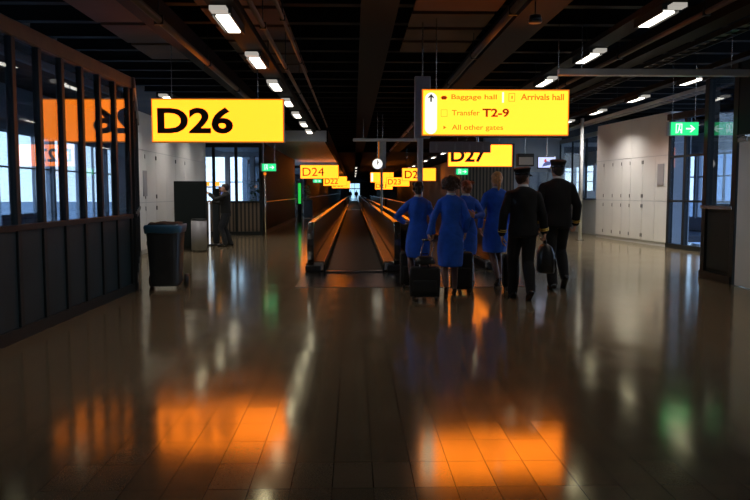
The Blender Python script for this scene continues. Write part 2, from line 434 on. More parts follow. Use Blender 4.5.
# return of the left partition to the cabinets
partition('wall_lounge_end', (-3.25, 10.93), (-4.90, 16.9), [0, 1.5, 3.1, 4.6, 6.15], 1.10, 3.10)
# facing glass screen at 25 m and dark slatted side wall beyond it
partition('wall_lounge_far', (-6.3, 25.1), (-3.10, 25.1), [0, .62, .95, 1.6, 2.35, 3.18], 1.12, 3.1, dado='slatx', header='steel_dark')
bm = bmesh.new(); box(bm, -3.2, -3.05, 25.16, 38.5, 0, 3.1); sw = struct('wall_slatted_left', bm, 'slat')
obj('rail', B(-3.05, -3.0, 25.2, 38.5, 1.08, 1.13, bev=.01), 'steel', sw)
obj('kickboard', B(-3.05, -3.02, 25.2, 38.5, 0, .14), 'duct', sw)
partition('wall_lounge_second', (-5.4, 47), (-3.1, 47), [0, 1.1, 2.28], 1.12, 3.1, dado='slatx', header='steel_dark')
sw2 = struct('wall_slatted_second', B(-3.2, -3.05, 47.1, 168, 0, 3.1), 'slat')
obj('rail', B(-3.05, -3.0, 47.2, 168, 1.08, 1.13), 'steel', sw2)
# dark soffit strip catching the amber of the signs
# right: corner partition and door
partition('wall_right_corner', (5.98, 12.48), (5.94, 11.34), [.09, 1.12], 1.20, 3.42, mull=.075, header='steel_dark', dado='kiosk', sillm='steel', hh=.1)
bm = bmesh.new(); box(bm, 5.88, 6.0, 4, 11.26, 2.32, 3.42); box(bm, 5.88, 6.0, 4, 9.7, 0, 2.32); struct('wall_right_near', bm, 'kiosk')
partition('wall_right_return', (6.1, 12.46), (9.3, 12.46), [0, 1.05, 2.1, 3.2], 0, 3.42, rails=(1.22,), header='steel_dark')
d = sroot('door_1', (5.92, 11.24, 0)); obj('door_leaf', B(-.03, .03, -1.5, 0, .01, 2.28, bev=.004), 'white', d)
bm = bmesh.new(); box(bm, -.09, -.03, -.32, -.05, 2.20, 2.27, bev=.008); tube(bm, [(-.07, -.28, 2.27), (-.16, -.15, 2.30), (-.06, -.05, 2.31)], .01); obj('door_closer', bm, 'steel', d)
bm = bmesh.new(); tube(bm, [(-.03, -1.38, 1.02), (-.09, -1.38, 1.02), (-.09, -1.26, 1.02)], .011); obj('door_handle', bm, 'steel', d)

def cabinet_wall(name, p0, p1, H, cols, depth=.6, plate=None, seams=(1.2, 2.42)):
    """white laminate cupboard doors between dark seams; local +x runs p0->p1, the front faces local -y"""
    p0 = V(p0); p1 = V(p1); dd = p1-p0; L = dd.length; rz = math.atan2(dd.y, dd.x)
    r = sroot(name, (p0.x, p0.y, 0), rz)
    obj('carcass', B(0, L, .022, depth, 0, H-.01), 'whitegrey', r)
    zs = [.1] + list(seams) + [H]; g = .008; xs = [L*c for c in cols]
    obj('kickboard', B(0, L, .03, .06, 0, .1), 'steel_dark', r)
    for row in range(3):
        cc = xs if row < 2 else [xs[0], xs[len(xs)//2], xs[-1]]
        for a, b in zip(cc, cc[1:]):
            o = obj('door_panel', B(a+g, b-g, 0, .021, zs[row]+g, zs[row+1]-g, bev=.002), 'white', r)
            if row < 2:
                k = bmesh.new()
                for z in ((zs[row+1]-.14, zs[row]+.14)):
                    if round(a*7) % 2: 
                        box(k, a+.02, a+.05, -.012, 0, z-.05, z+.05, bev=.004)
                    else:
                        box(k, b-.05, b-.02, -.012, 0, z-.05, z+.05, bev=.004)
                obj('latch', k, 'black', o)
    if plate:
        u, v, z0, z1 = plate
        obj('wall_plate', B(L*u, L*v, -.03, 0, z0, z1, bev=.006), 'dimgrey', r)
    return r
cabinet_wall('wall_cabinets_right', (7.79, 23.67), (8.25, 19.25), 3.55, [0, .13, .27, .40, .52, .68, .84, 1], plate=(.875, .945, 1.62, 2.2))
cabinet_wall('wall_cabinets_left', (-4.90, 17.0), (-4.92, 24.9), 3.3, [0, .08, .2, .33, .46, .6, .8, 1], plate=(.05, .085, 1.35, 1.95))
# tall glass wall right, beside the cabinets
partition('wall_glass_right', (8.20, 19.1), (9.28, 12.55), [.05, .72, 1.62, 2.6, 3.6, 4.6, 5.6, 6.6], 0, 3.45, glass='glass_cool', rails=(1.22, 2.35), header='steel_dark', mull=.05)
# beyond the cabinets on the right
rw = struct('wall_grey_back', B(5.2, 8.3, 29.6, 29.9, 0, 3.6), 'whitegrey')
obj('doorway', B(6.75, 7.75, 29.5, 29.6, 0, 2.25), 'glass_cool', rw)
bm = bmesh.new(); box(bm, 6.66, 6.75, 29.46, 29.6, 0, 2.34); box(bm, 7.75, 7.84, 29.46, 29.6, 0, 2.34); box(bm, 6.66, 7.84, 29.46, 29.6, 2.25, 2.34); obj('door_frame', bm, 'whitegrey', rw)
lw = struct('wall_low_right', B(8.15, 8.28, 23.9, 29.5, 0, 1.18), 'whitegrey')
obj('capping', B(8.1, 8.33, 23.9, 29.5, 1.18, 1.22), 'steel', lw)
partition('wall_glass_far_right', (8.22, 29.5), (8.22, 24.3), [.05, 1.7, 3.4, 5.15], 1.2, 3.5, glass='glass_out', dado='whitegrey', depth=.03, header='whitegrey', mull=.03)
bm = bmesh.new(); box(bm, 4.05, 6.15, 28.4, 28.6, 0, 3.3); struct('wall_slatted_screen', bm, 'slatx')
struct('wall_slatted_right', B(5.1, 5.3, 30, 168, 0, 3.1), 'slat')
struct('trim_80', B(4.9, 13, 24.2, 60, 3.65, 3.8), 'joist')

# ================================================================== THINGS
# ---- columns and posts
def post(x, y, label, top=3.2, boxz=(2.26, 3.2), side=None, w_=.24):
    t = thing('sign_post', label, 'post', (x, y, .007 if y < 13 else 0), 0, 'posts between the moving walkways')
    bm = bmesh.new(); cyl(bm, (0, 0, 0), (0, 0, boxz[0]), .045, seg=20); cyl(bm, (0, 0, 0), (0, 0, .02), .06, seg=24); obj('pole', bm, 'white', t, True)
    obj('head_box', B(-.09, -.09+w_, -.06, .06, boxz[0], boxz[1], bev=.008), 'grey', t)
    bm = bmesh.new(); cyl(bm, (.03, 0, boxz[1]), (.03, 0, 4.1), .012); obj('hanger_rod', bm, 'steel', t)
    if side: obj('amber_strip', B(-.105, -.092, -.055, .055, boxz[0]+.02, boxz[1]-.02), 'amber_edge', t)  # thin amber strip in an emissive material
    return t
post(1.02, 11.45, 'round steel post with tall grey box on top, left of the baggage hall sign')
post(.95, 25.5, 'distant post with amber edge on its grey box, beside the clock', side=True)
t = thing('steel_column', 'slim pale grey column right of the taller pilot', 'column', (6.84, 22.2, 0))
bm = bmesh.new(); cyl(bm, (0, 0, 0), (0, 0, 3.65), .05, seg=20); obj('shaft', bm, 'whitegrey', t, True)
obj('base_plate', B(-.1, .1, -.1, .1, 0, .015), 'steel', t)
t = thing('barrier_post', 'thin steel post with round top left of the dark slatted wall', 'post', (-2.93, 24.6, 0))
bm = bmesh.new(); cyl(bm, (0, 0, 0), (0, 0, 2.0), .03, seg=16); obj('pole', bm, 'steel', t, True)
bm = bmesh.new(); sph(bm, (0, 0, 2.05), .055, 14); obj('ball_top', bm, 'amber_edge', t, True)  # plain ball top in the emissive amber material
t = thing('light_pillar', 'narrow pillar with glowing green strip beyond the slatted wall', 'pillar', (-2.82, 38.6, 0))
obj('pillar_body', B(-.09, .09, -.02, .09, 0, 1.95), 'steel_dark', t); obj('light_strip', B(-.07, .07, -.035, -.02, .85, 1.9), 'greenstrip', t)

# ---- pale service bars hanging across
for (x0, x1, y, z, lb) in ((3.01, 5.95, 11.0, 3.21, 'long pale grey bar hung above the exit sign'), (-.03, 2.2, 25.0, 3.19, 'distant pale bar hung over the moving walkways')):
    t = thing('hanging_bar', lb, 'bar', (x0, y, z), 0)
    obj('bar_body', B(0, x1-x0, -.05, .05, -.05, .05, bev=.012), 'white', t)
    rods(t, [(u, 0, .05) for u in (.35, x1-x0-.35)], 4.4-z, .006, 'steel', 'hanger_wire')

# ---- lamps
lamp0 = None
R_ = math.radians
def ceiling_light(x, y, z, label, group, power=8):
    global lamp0
    if lamp0 is None:
        t = thing('ceiling_light', label, 'light', (x, y, z), 0, group)
        bm = bmesh.new(); box(bm, -.11, .11, -.45, .45, .03, .10); box(bm, -.11, -.095, -.45, .45, -.005, .03); box(bm, .095, .11, -.45, .45, -.005, .03); obj('housing', bm, 'steel_dark', t)
        obj('diffuser', B(-.072, .072, -.39, .39, 0, .028, bev=.006), 'tube', t)
        bm = bmesh.new()
        for k in range(4): box(bm, -.085, .085, -.70+k*.045, -.685+k*.045, 0, .05)
        obj('louvre', bm, 'louvre', t)
        ld = bpy.data.lights.new('lamp', 'AREA'); ld.shape = 'RECTANGLE'; ld.size = .13; ld.size_y = .76; ld.spread = R_(125); ld.energy = power; ld.color = (1, .93, .84)
        lo = bpy.data.objects.new('lamp', ld); C.objects.link(lo); lo.parent = t; lo.location = (0, 0, -.004)
        lamp0 = t
    else:
        t = dup(lamp0, (x, y, z), label); t['group'] = group
        for c in t.children:
            if c.type == 'LIGHT' and power != 8: c.data = c.data.copy(); c.data.energy = power
    return t
GL = 'ceiling lights of the row above the left walkway'
for i in range(8): ceiling_light(-1.39, 8.46+(i-1)*2.5, 3.3, 'bright ceiling light in the row right of the D26 sign', GL)
GL2 = 'ceiling lights of the row above the left cabinets'
for i in range(4): ceiling_light(-4.0, 16.5+i*2.7, 3.45, 'ceiling light of the row behind the D26 sign', GL2, 22)
GR = 'ceiling lights of the row above the crew'
for i in range(7): ceiling_light(3.80, 9.4+(i-1)*2.75, 3.6, 'bright ceiling light in the row above the baggage hall sign', GR)
GR2 = 'ceiling lights of the row above the right cabinets'
for i in range(6): ceiling_light(6.95, 12.3+i*3.0, 3.7, 'ceiling light in the row along the right cabinets', GR2, 60)
GF = 'small far ceiling lights'
for i in range(7): ceiling_light(4.1+0*i, 30+i*4.2, 3.2, 'small far ceiling light beyond the D27 sign', GF)
for i in range(5): ceiling_light(.2, 64+i*9, 3.5, 'small far ceiling light over the second walkway', 'lights over the far walkway')
# lighting tracks, pipes, cable trays
def rail_thing(name, label, x, y0, y1, z0, z1, w_, m='joist', cat='track'):
    t = thing(name, label, cat, (x, y0, z0))
    obj('profile', B(-w_/2, w_/2, 0, y1-y0, 0, z1-z0), m, t)
    rods(t, [(0, y, z1-z0) for y in frange(1.0, y1-y0, 3.4)], 4.4-z0, .008, 'steel_dark'); return t
rail_thing('lighting_track', 'black lighting track above the left row of lights', -1.38, 1, 24.3, 3.402, 3.5, .30)
rail_thing('lighting_track', 'black lighting track above the light row over the crew', 3.80, 1, 28, 3.702, 3.78, .3)
rail_thing('lighting_track', 'black lighting track along the right cabinets', 6.95, 5, 29, 3.802, 3.9, .22)
def ladder_tray(label, x, y0, y1, z, w_, m):
    t = thing('cable_tray', label, 'cable tray', (x, y0, z)); L = y1-y0
    bm = bmesh.new(); box(bm, -w_/2, -w_/2+.02, 0, L, 0, .08); box(bm, w_/2-.02, w_/2, 0, L, 0, .08)
    y = .1
    while y < L: box(bm, -w_/2, w_/2, y, y+.03, .01, .03); y += .3
    obj('ladder', bm, m, t)
    rods(t, [(0, y, .08) for y in frange(.8, L, 3)], 4.4-z, .007, 'steel_dark')
    for k in range(4): obj('cable', cyl(bmesh.new(), (-w_/2+.06+k*(w_-.12)/3, 0, .05), (-w_/2+.06+k*(w_-.12)/3, L, .05), .018, seg=6), 'black', t)
    return t
ladder_tray('wide cable tray along the ceiling over the right cabinets', 7.5, 10, 29, 3.6, .3, 'whitegrey')
ladder_tray('cable tray between the two right hand light rows', 5.3, 5, 28, 3.66, .25, 'steel_dark')
def pipe(label, x, y0, y1, z, r, m='duct'):
    t = thing('ceiling_pipe', label, 'pipe', (x, y0, z))
    bm = bmesh.new(); cyl(bm, (0, 0, 0), (0, y1-y0, 0), r, seg=16); obj('pipe_run', bm, m, t, True)
    for y in frange(1.2, y1-y0, 3.0):
        bm = bmesh.new(); box(bm, -r-.01, r+.01, y-.02, y+.02, -r-.01, r+.01); cyl(bm, (0, y, r), (0, y, 4.4-z), .007, seg=6); obj('hanger_clip', bm, 'steel_dark', t)
    return t
pipe('brown ceiling pipe running above the D26 sign', -2.35, 2, 24.3, 3.52, .045)
pipe('thin brown ceiling pipe right of the left light row', -1.10, 2, 24.3, 3.46, .03)
pipe('second thin ceiling pipe nearer the middle', -.86, 2, 24.3, 3.55, .022)
pipe('brown ceiling pipe over the baggage hall sign', 1.95, 2, 40, 3.66, .045)
pipe('dark ceiling pipe right of the crew light row', 4.35, 2, 28, 3.66, .035)
# ceiling loudspeaker
t = thing('ceiling_speaker', 'small dark ceiling speaker with amber rim above the baggage hall sign', 'speaker', (2.25, 9.3, 3.55))
bm = bmesh.new(); cyl(bm, (0, 0, 0), (0, 0, .08), .085, .07, 24); cyl(bm, (0, 0, .08), (0, 0, .55), .010); obj('housing', bm, 'black', t, True)
bm = bmesh.new(); cyl(bm, (0, 0, -.012), (0, 0, 0), .078, .084, 24); obj('grille', bm, 'duct', t, True)

# ---- signs
def rod(bm, x, z0, z1): cyl(bm, (x, 0, z0), (x, 0, z1), .008, seg=8)
def sign_box(name, label, x0, x1, y, z0, z1, face='amber', at=(.15, .80), top=4.4, group=None, cat='sign', edge='amber_edge', depth=.16):
    t = thing(name, label, cat, (x0, y, z0), 0, group); W = x1-x0; H = z1-z0
    obj('casing', B(0, W, .012, depth, 0, H, bev=.006), 'grey', t)
    obj('lit_rim', B(.004, W-.004, .004, .012, .004, H-.004), edge, t)
    obj('lit_face', B(.022, W-.022, -.002, .004, .022, H-.022), face, t)
    for u in at: obj('hanger_rod', cyl(bmesh.new(), (W*u, depth/2, H), (W*u, depth/2, top-z0), .008, seg=8), 'steel', t)
    return t, W, H
GS = 'lit amber gate signs'
t, W, H = sign_box('gate_sign', 'large backlit amber gate sign reading D26, hung at left', -3.41, -1.18, 12.7, 2.285, 3.02)
text('D26', W*.045, W*.615, H*.20, H*.80, -.006, 'ink', t, bold=.032)
t, W, H = sign_box('gate_sign', 'backlit amber gate sign reading D27, behind the baggage hall sign', 3.10, 5.24, 24.5, 2.28, 3.02, face='amber_hot')
text('D27', W*.045, W*.58, H*.20, H*.80, -.006, 'ink', t, bold=.032)
t, W, H = sign_box('gate_sign', 'small far amber gate sign reading D24', -3.02, -.86, 42, 2.20, 2.97, top=3.1)
text('D24', W*.06, W*.62, H*.2, H*.8, -.006, 'ink', t, bold=.0)
t, W, H = sign_box('gate_sign', 'small far amber gate sign reading D25', 2.85, 4.87, 44, 2.10, 2.87, top=4.4)
text('D25', W*.08, W*.62, H*.2, H*.8, -.006, 'ink', t, bold=.012)
t, W, H = sign_box('gate_sign', 'tiny distant amber gate sign reading D22, right of D24', -2.75, -.62, 67, 2.0, 2.85, top=3.1)
text('D22', W*.06, W*.62, H*.2, H*.8, -.006, 'ink_red', t, bold=.012)
t, W, H = sign_box('gate_sign', 'tiny distant amber gate sign reading D23, left of D25', 2.9, 4.95, 66, 1.95, 2.75, top=3.9)
text('D23', W*.06, W*.62, H*.2, H*.8, -.006, 'ink_red', t, bold=.012)
t, W, H = sign_box('gate_sign', 'farthest left amber gate sign reading D20', -2.6, -.45, 88, 1.9, 2.75, top=3.1)
text('D20', W*.06, W*.62, H*.2, H*.8, -.006, 'ink_red', t, bold=.012)
t, W, H = sign_box('gate_sign', 'farthest right amber gate sign reading D21', 2.5, 4.6, 88, 1.75, 2.6, top=3.9)
text('D21', W*.06, W*.62, H*.2, H*.8, -.006, 'ink_red', t, bold=.012)
t, W, H = sign_box('direction_sign', 'distant amber direction sign with white strip, under the clock', 1.55, 3.75, 70, 2.35, 3.3, top=3.9)
obj('arrow_panel', B(.06, .26, -.008, -.002, .08, H-.08), 'lit_white', t)

# the baggage hall sign
t, W, H = sign_box('direction_sign', 'wide amber sign to baggage hall, transfer T2-9 and arrivals hall', 1.01, 3.22, 11.1, 2.285, 2.975, face='amber_hot', at=(.10, .93))
X = lambda px: (px-15)/(718-15)*W
Z = lambda py: (266-py)/(266-37)*H
bm = bmesh.new(); pts = []
cx, rr = (X(30)+X(87))/2, (X(87)-X(30))/2; za, zb = Z(258)+rr, Z(55)-rr
for k in range(17): pts.append((cx+rr*math.cos(PI*k/16), zb+rr*math.sin(PI*k/16)))
for k in range(17): pts.append((cx-rr*math.cos(PI*k/16), za-rr*math.sin(PI*k/16)))
prism(bm, pts, -.006, -.002); obj('arrow_panel', bm, 'lit_white', t)
bm = bmesh.new(); box(bm, cx-.012, cx+.012, -.010, -.006, Z(100), Z(66))
prism(bm, [(cx, Z(62)), (cx-.045, Z(80)), (cx-.032, Z(84)), (cx, Z(70)), (cx+.032, Z(84)), (cx+.045, Z(80))], -.010, -.006); obj('arrow', bm, 'ink', t)
text('Baggage hall', X(155), X(370), Z(94), Z(64), -.006, 'ink_soft', t, bold=.01)
text('Arrivals hall', X(485), X(690), Z(90), Z(60), -.006, 'ink_soft', t, bold=.015)
text('Transfer', X(158), X(290), Z(166), Z(140), -.006, 'ink_soft', t, bold=.005)
text('T2-9', X(303), X(430), Z(174), Z(132), -.006, 'ink_red', t, bold=.03)
text('All other gates', X(158), X(402), Z(244), Z(212), -.006, 'ink_soft', t, bold=.005)
bm = bmesh.new()
prism(bm, [(X(104), Z(80)), (X(112), Z(71)), (X(128), Z(71)), (X(136), Z(80)), (X(128), Z(89)), (X(112), Z(89))], -.008, -.002); obj('baggage_symbol', bm, 'ink_red', t)
obj('divider', B(X(396), X(404), -.006, -.002, Z(103), Z(52)), 'lit_white', t)
def ring(bm, x0, x1, z0, z1, w_=.006):
    for a in ((x0, x1, z0, z0+w_), (x0, x1, z1-w_, z1), (x0, x0+w_, z0, z1), (x1-w_, x1, z0, z1)): box(bm, a[0], a[1], -.006, -.002, a[2], a[3])
bm = bmesh.new(); ring(bm, X(427), X(457), Z(97), Z(57)); box(bm, X(440), X(446), -.006, -.002, Z(84), Z(70)); obj('arrivals_symbol', bm, 'ink_soft', t)
bm = bmesh.new(); ring(bm, X(106), X(136), Z(172), Z(138), .004); obj('transfer_symbol', bm, 'ink_soft', t)
bm = bmesh.new(); prism(bm, [(X(118), Z(216)), (X(132), Z(225)), (X(118), Z(234))], -.006, -.002); obj('gates_symbol', bm, 'ink_soft', t)

# small unlit pictogram sign under it
t = thing('pictogram_sign', 'unlit grey pictogram sign hanging below the baggage hall sign', 'sign', (1.14, 11.16, 2.04))
obj('panel', B(0, .92, 0, .04, 0, .165, bev=.005), 'dimgrey', t)
bm = bmesh.new(); cyl(bm, (.72, .02, .165), (.72, .02, .245), .018); obj('hanger_rod', bm, 'steel', t)
for k, u in enumerate((.10, .38, .60, .80)):
    bm = bmesh.new(); sph(bm, (u, -.002, .125), (.012, .003, .012), 8); prism(bm, [(u-.02, .04), (u+.02, .04), (u+.01, .11), (u-.01, .11)] if k % 2 else [(u-.012, .03), (u+.012, .03), (u+.02, .11), (u-.02, .11)], -.004, 0)
    obj('pictogram', bm, 'grey', t)
bm = bmesh.new(); box(bm, .49, .494, -.003, 0, .02, .145); box(bm, .70, .704, -.003, 0, .02, .145); obj('divider', bm, 'grey', t)

# exit signs
def exit_sign(label, x0, x1, y, z0, z1, top=3.6, lod=0):
    t = thing('exit_sign', label, 'exit sign', (x0, y, z0), 0); W = x1-x0; H = z1-z0
    obj('casing', B(-.04, W, .01, .09, 0, H, bev=.006), 'whitegrey', t)
    obj('lit_face', B(.01, W-.005, 0, .01, .008, H-.008), 'green', t)
    bm = bmesh.new()  # door pictogram with running figure
    u = W*.30; h = H
    for a in ((u-.055, u+.055, .80*h, .86*h), (u-.055, u-.042, .16*h, .8*h), (u+.042, u+.055, .16*h, .8*h)): box(bm, a[0], a[1], -.006, 0, a[2], a[3])
    sph(bm, (u+.01, -.003, .72*h), (.014, .003, .014), 8)
    prism(bm, [(u-.012, .42*h), (u+.008, .42*h), (u+.018, .66*h), (u-.004, .66*h)], -.006, 0)
    prism(bm, [(u-.03, .18*h), (u-.016, .18*h), (u+.004, .42*h), (u-.012, .42*h)], -.006, 0)
    prism(bm, [(u+.0, .42*h), (u+.03, .36*h), (u+.026, .18*h), (u+.036, .18*h), (u+.04, .42*h), (u+.004, .52*h)], -.006, 0)
    obj('exit_symbol', bm, 'greenwhite', t)
    bm = bmesh.new(); v = W*.72; c = h*.5
    box(bm, v-.085, v+.02, -.006, 0, c-.013, c+.013)
    prism(bm, [(v+.075, c), (v+.005, c+.06), (v-.02, c+.06), (v+.03, c), (v-.02, c-.06), (v+.005, c-.06)], -.006, 0); obj('arrow', bm, 'greenwhite', t)
    for q in (.1, .9): obj('hanger_wire', cyl(bmesh.new(), (W*q, .05, H), (W*q, .05, top-z0), .004, seg=6), 'steel', t)
    return t
exit_sign('green exit sign hung on two wires at the right, by the glass', 5.40, 5.89, 12.6, 2.41, 2.645, 4.4)
exit_sign('green exit sign under the lowered ceiling left of the slatted wall', -2.98, -2.52, 24.2, 2.12, 2.37, 4.4)
exit_sign('tiny far green exit sign below the D24 sign', -2.35, -1.87, 43, 1.98, 2.18, 3.1)
exit_sign('small far green exit sign between the heads under the D27 sign', 3.88, 4.33, 28.12, 2.10, 2.34, 4.4)

# clock
t = thing('clock', 'round white lit clock hanging beside the distant post', 'clock', (.80, 25.3, 2.40))
bm = bmesh.new(); cyl(bm, (0, -.05, 0), (0, .05, 0), .185, seg=40); obj('case', bm, 'grey', t, True)
bm = bmesh.new(); cyl(bm, (0, -.058, 0), (0, -.05, 0), .170, seg=40); obj('clock_face', bm, 'lit_white', t)
bm = bmesh.new(); box(bm, -.012, .012, -.066, -.059, -.02, .13); obj('minute_hand', bm, 'ink', t)
bm = bmesh.new(); prism(bm, [(-.012, 0), (.012, 0), (.06, .075), (.042, .083)], -.064, -.059); obj('hour_hand', bm, 'ink', t)
bm = bmesh.new(); box(bm, .17, .20, -.02, .02, -.02, .02); cyl(bm, (0, 0, .18), (0, 0, 2.0), .012); obj('bracket', bm, 'steel', t)

# ---- moving walkways
def walkway(label, xc, y0, y1, group):
    t = thing('moving_walkway', label, 'moving walkway', (xc, y0, 0), 0, group); L = y1-y0
    obj('belt', B(-.52, .52, 0, L, .004, .02), 'belt', t)
    for s in (-1, 1):
        def bx(a, b, *r, **k):
            a, b = sorted((s*a, s*b)); return B(a, b, *r, **k)
        obj('inner_deck', bx(.54, .75, .12, L-.12, .02, .19, bev=.015), 'deck', t)
        obj('skirt', bx(.522, .54, .05, L-.05, 0, .14), 'steel_dark', t)
        obj('balustrade', bx(.765, .80, .16, L-.16, .12, .87), 'balu', t)
        obj('outer_deck', bx(.75, .88, .12, L-.12, 0, .16, bev=.01), 'balu', t)
        obj('newel_base', bx(.60, .885, 0, .30, .005, .13, bev=.03, seg=3), 'black', t)
        obj('newel_base', bx(.60, .885, L-.30, L, .005, .13, bev=.03, seg=3), 'black', t)
        # rubber handrail, a flat band curving down round both ends
        pts = []
        for k in range(13):
            a = -PI/2 - PI*k/12; pts.append((0.0 + .40*0 + .38*math.cos(a)+.30, .50+.38*math.sin(a)))
        path = [(p[0], p[1]) for p in pts] + [(L-p[0], p[1]) for p in pts[::-1]]
        bm = bmesh.new(); rings = []
        for i, (y, z) in enumerate(path):
            a = path[max(i-1, 0)]; b = path[min(i+1, len(path)-1)]
            ty, tz = b[0]-a[0], b[1]-a[1]; n_ = math.hypot(ty, tz); ny, nz = -tz/n_, ty/n_
            row = []
            for u, v in ((-.05, -.014), (-.058, .004), (-.052, .020), (0, .023), (.052, .020), (.058, .004), (.05, -.014)):
                row.append(bm.verts.new((s*.782+u, y+ny*v, z+nz*v)))
            rings.append(row)
        for a, b in zip(rings, rings[1:]):
            for k in range(7): bm.faces.new((a[k], a[(k+1) % 7], b[(k+1) % 7], b[k]))
        bm.faces.new(rings[0]); bm.faces.new(rings[-1])
        obj('handrail', bm, 'rubber', t)
        # rounded ends of the balustrade
        for e in (0, 1):
            bm = bmesh.new(); q = []
            for k in range(13):
                a = PI/2 + PI*k/12; q.append((.30+.355*math.cos(a), .50+.355*math.sin(a)))
            q += [(.30, .145)]
            if e: q = [(L-a_, b_) for a_, b_ in q]
            A = [bm.verts.new((s*.765, a_, b_)) for a_, b_ in q]; Bv = [bm.verts.new((s*.80, a_, b_)) for a_, b_ in q]
            bm.faces.new(A); bm.faces.new(Bv[::-1])
            for i in range(len(q)): bm.faces.new((A[i], Bv[i], Bv[(i+1) % len(q)], A[(i+1) % len(q)]))
            obj('balustrade_end', bm, 'balu', t)
    bm = bmesh.new()
    box(bm, -.52, .52, -.02, .12, .0205, .028)
    for k in range(26): box(bm, -.5+k*.04, -.48+k*.04, .12, .2, .021, .026)
    obj('comb_plate', bm, 'steel', t)
    return t
GW = 'moving walkways'
walkway('near moving walkway at the left, empty dark belt', 0.0, 13.3, 60.5, GW)
walkway('near moving walkway at the right, beyond the crew', 1.90, 13.6, 60.5, GW)
walkway('far moving walkway straight beyond the left one', 0.0, 63.0, 120, GW)
walkway('far moving walkway beyond the right one', 1.90, 63.0, 120, GW)
tag(obj('landing_plate', B(-.90, 2.80, 11.2, 13.27, 0, .006), 'plate'), 'metal landing plate in the floor before the near walkways', 'floor plate')
tag(obj('landing_plate', B(-.90, 2.80, 60.55, 62.95, 0, .006), 'plate'), 'distant metal landing plate between the near and far walkways', 'floor plate')

# ---- wheelie bin
t = thing('wheeled_bin', 'black wheeled bin with blue bag folded over its rim, beside the left partition', 'bin', (-2.82, 11.15, 0), .05)
bm = bmesh.new(); loft(bm, [(0, 0, .06, .20, .22), (0, 0, .10, .215, .235), (0, 0, .80, .25, .28), (0, 0, .93, .262, .30), (0, 0, .95, .262, .30)], 32, .45); obj('tub', bm, 'bin', t)
bm = bmesh.new(); loft(bm, [(0, 0, .845, .262, .298), (0, 0, .855, .276, .312), (0, 0, .94, .288, .326), (0, 0, .965, .280, .318)], 32, .45)
for v in bm.verts: v.co += V((0, 0, .008*math.sin(v.co.x*31)+.006*math.sin(v.co.y*40)))
obj('bag_rim', bm, 'binlid', t, True)
bm = bmesh.new(); loft(bm, [(0, 0, .96, .25, .29), (0, 0, .99, .235, .27), (0, 0, 1.0, .10, .14), (0, 0, 1.0, .02, .03)], 32, .6)
for v in bm.verts: v.co.z += .012*math.sin(v.co.x*25+v.co.y*18)
obj('bag_top', bm, 'nylon', t, True)
for s in (-1, 1):
    bm = bmesh.new(); cyl(bm, (s*.235, .22, .10), (s*.29, .22, .10), .10, seg=24); obj('wheel', bm, 'black', t, True)
bm = bmesh.new(); cyl(bm, (-.23, .22, .10), (.23, .22, .10), .012); obj('axle', bm, 'steel', t)
bm = bmesh.new(); tube(bm, [(-.2, .3, .9), (-.2, .37, .93), (.2, .37, .93), (.2, .3, .9)], .015); obj('handle', bm, 'bin', t)

# ---- dark cabinet, silver bin and machine at left
t = thing('dark_cabinet', 'tall dark cabinet standing before the left white cabinets', 'cabinet', (-4.08, 18.75, 0))
obj('body', B(-.40, .37, -.15, .12, .05, 1.72, bev=.01), 'kiosk', t); obj('plinth', B(-.38, .35, -.13, .10, 0, .05), 'black', t)
obj('door', B(-.38, .35, -.168, -.15, .10, 1.66, bev=.004), 'kiosk', t)
t = thing('litter_bin', 'round silver litter bin in front of the dark cabinet', 'bin', (-3.80, 18.25, 0))
bm = bmesh.new(); cyl(bm, (0, 0, .03), (0, 0, .76), .19, seg=32); obj('drum', bm, 'dimgrey', t, True)
bm = bmesh.new(); cyl(bm, (0, 0, .76), (0, 0, .80), .196, .17, 32); obj('lid', bm, 'steel_dark', t, True)
bm = bmesh.new(); cyl(bm, (0, 0, 0), (0, 0, .03), .175, seg=32); obj('base', bm, 'black', t, True)
t = thing('service_terminal', 'upright machine with two amber lamps on top, touched by the standing person', 'machine', (-3.81, 20.45, 0))
obj('body', B(-.06, .16, -.05, .30, .04, 1.55, bev=.01), 'steel_dark', t); obj('plinth', B(-.16, .18, -.34, .32, 0, .04), 'black', t)
obj('front_screen', B(.16, .172, 0, .26, 1.0, 1.45), 'screen_dark', t)
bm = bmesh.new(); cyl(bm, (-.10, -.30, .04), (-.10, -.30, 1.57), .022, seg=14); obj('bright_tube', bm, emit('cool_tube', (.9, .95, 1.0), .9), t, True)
obj('top_cap', B(-.19, .2, -.34, .3, 1.57, 1.60), 'steel_dark', t)
for u in (-.14, .13): obj('amber_lamp', B(u-.05, u+.05, -.33, -.22, 1.61, 1.72, bev=.01), emit('amber_lamp', (1, .38, .03), 1.6), t)
obj('side_panel', B(.16, .18, -.30, -.1, .04, 1.57), 'deck', t)

# ---- television on the right
t = thing('hanging_television', 'hanging television with blue and white picture above the pilots', 'television', (6.03, 24.3, 2.22))
obj('casing', B(0, .62, 0, .08, 0, .40, bev=.01), 'black', t); obj('screen', B(.025, .595, -.006, 0, .03, .37), 'screen', t)
bm = bmesh.new(); prism(bm, [(.15, .06), (.42, .12), (.45, .22), (.3, .24), (.2, .16)], -.010, -.006); obj('picture_shape', bm, 'screen_dark', t)
bm = bmesh.new(); prism(bm, [(.22, .20), (.31, .22), (.28, .31), (.22, .29)], -.011, -.0065); obj('picture_shape', bm, 'screen_red', t)
bm = bmesh.new(); cyl(bm, (.31, .04, .4), (.31, .04, 1.44), .015); obj('hanger_rod', bm, 'steel', t)
t = thing('monitor', 'dark hanging monitor left of the television', 'monitor', (5.42, 24.5, 2.3))
obj('casing', B(0, .55, 0, .3, 0, .42, bev=.01), 'black', t); obj('screen', B(.04, .51, -.005, 0, .05, .30), 'dimgrey', t)
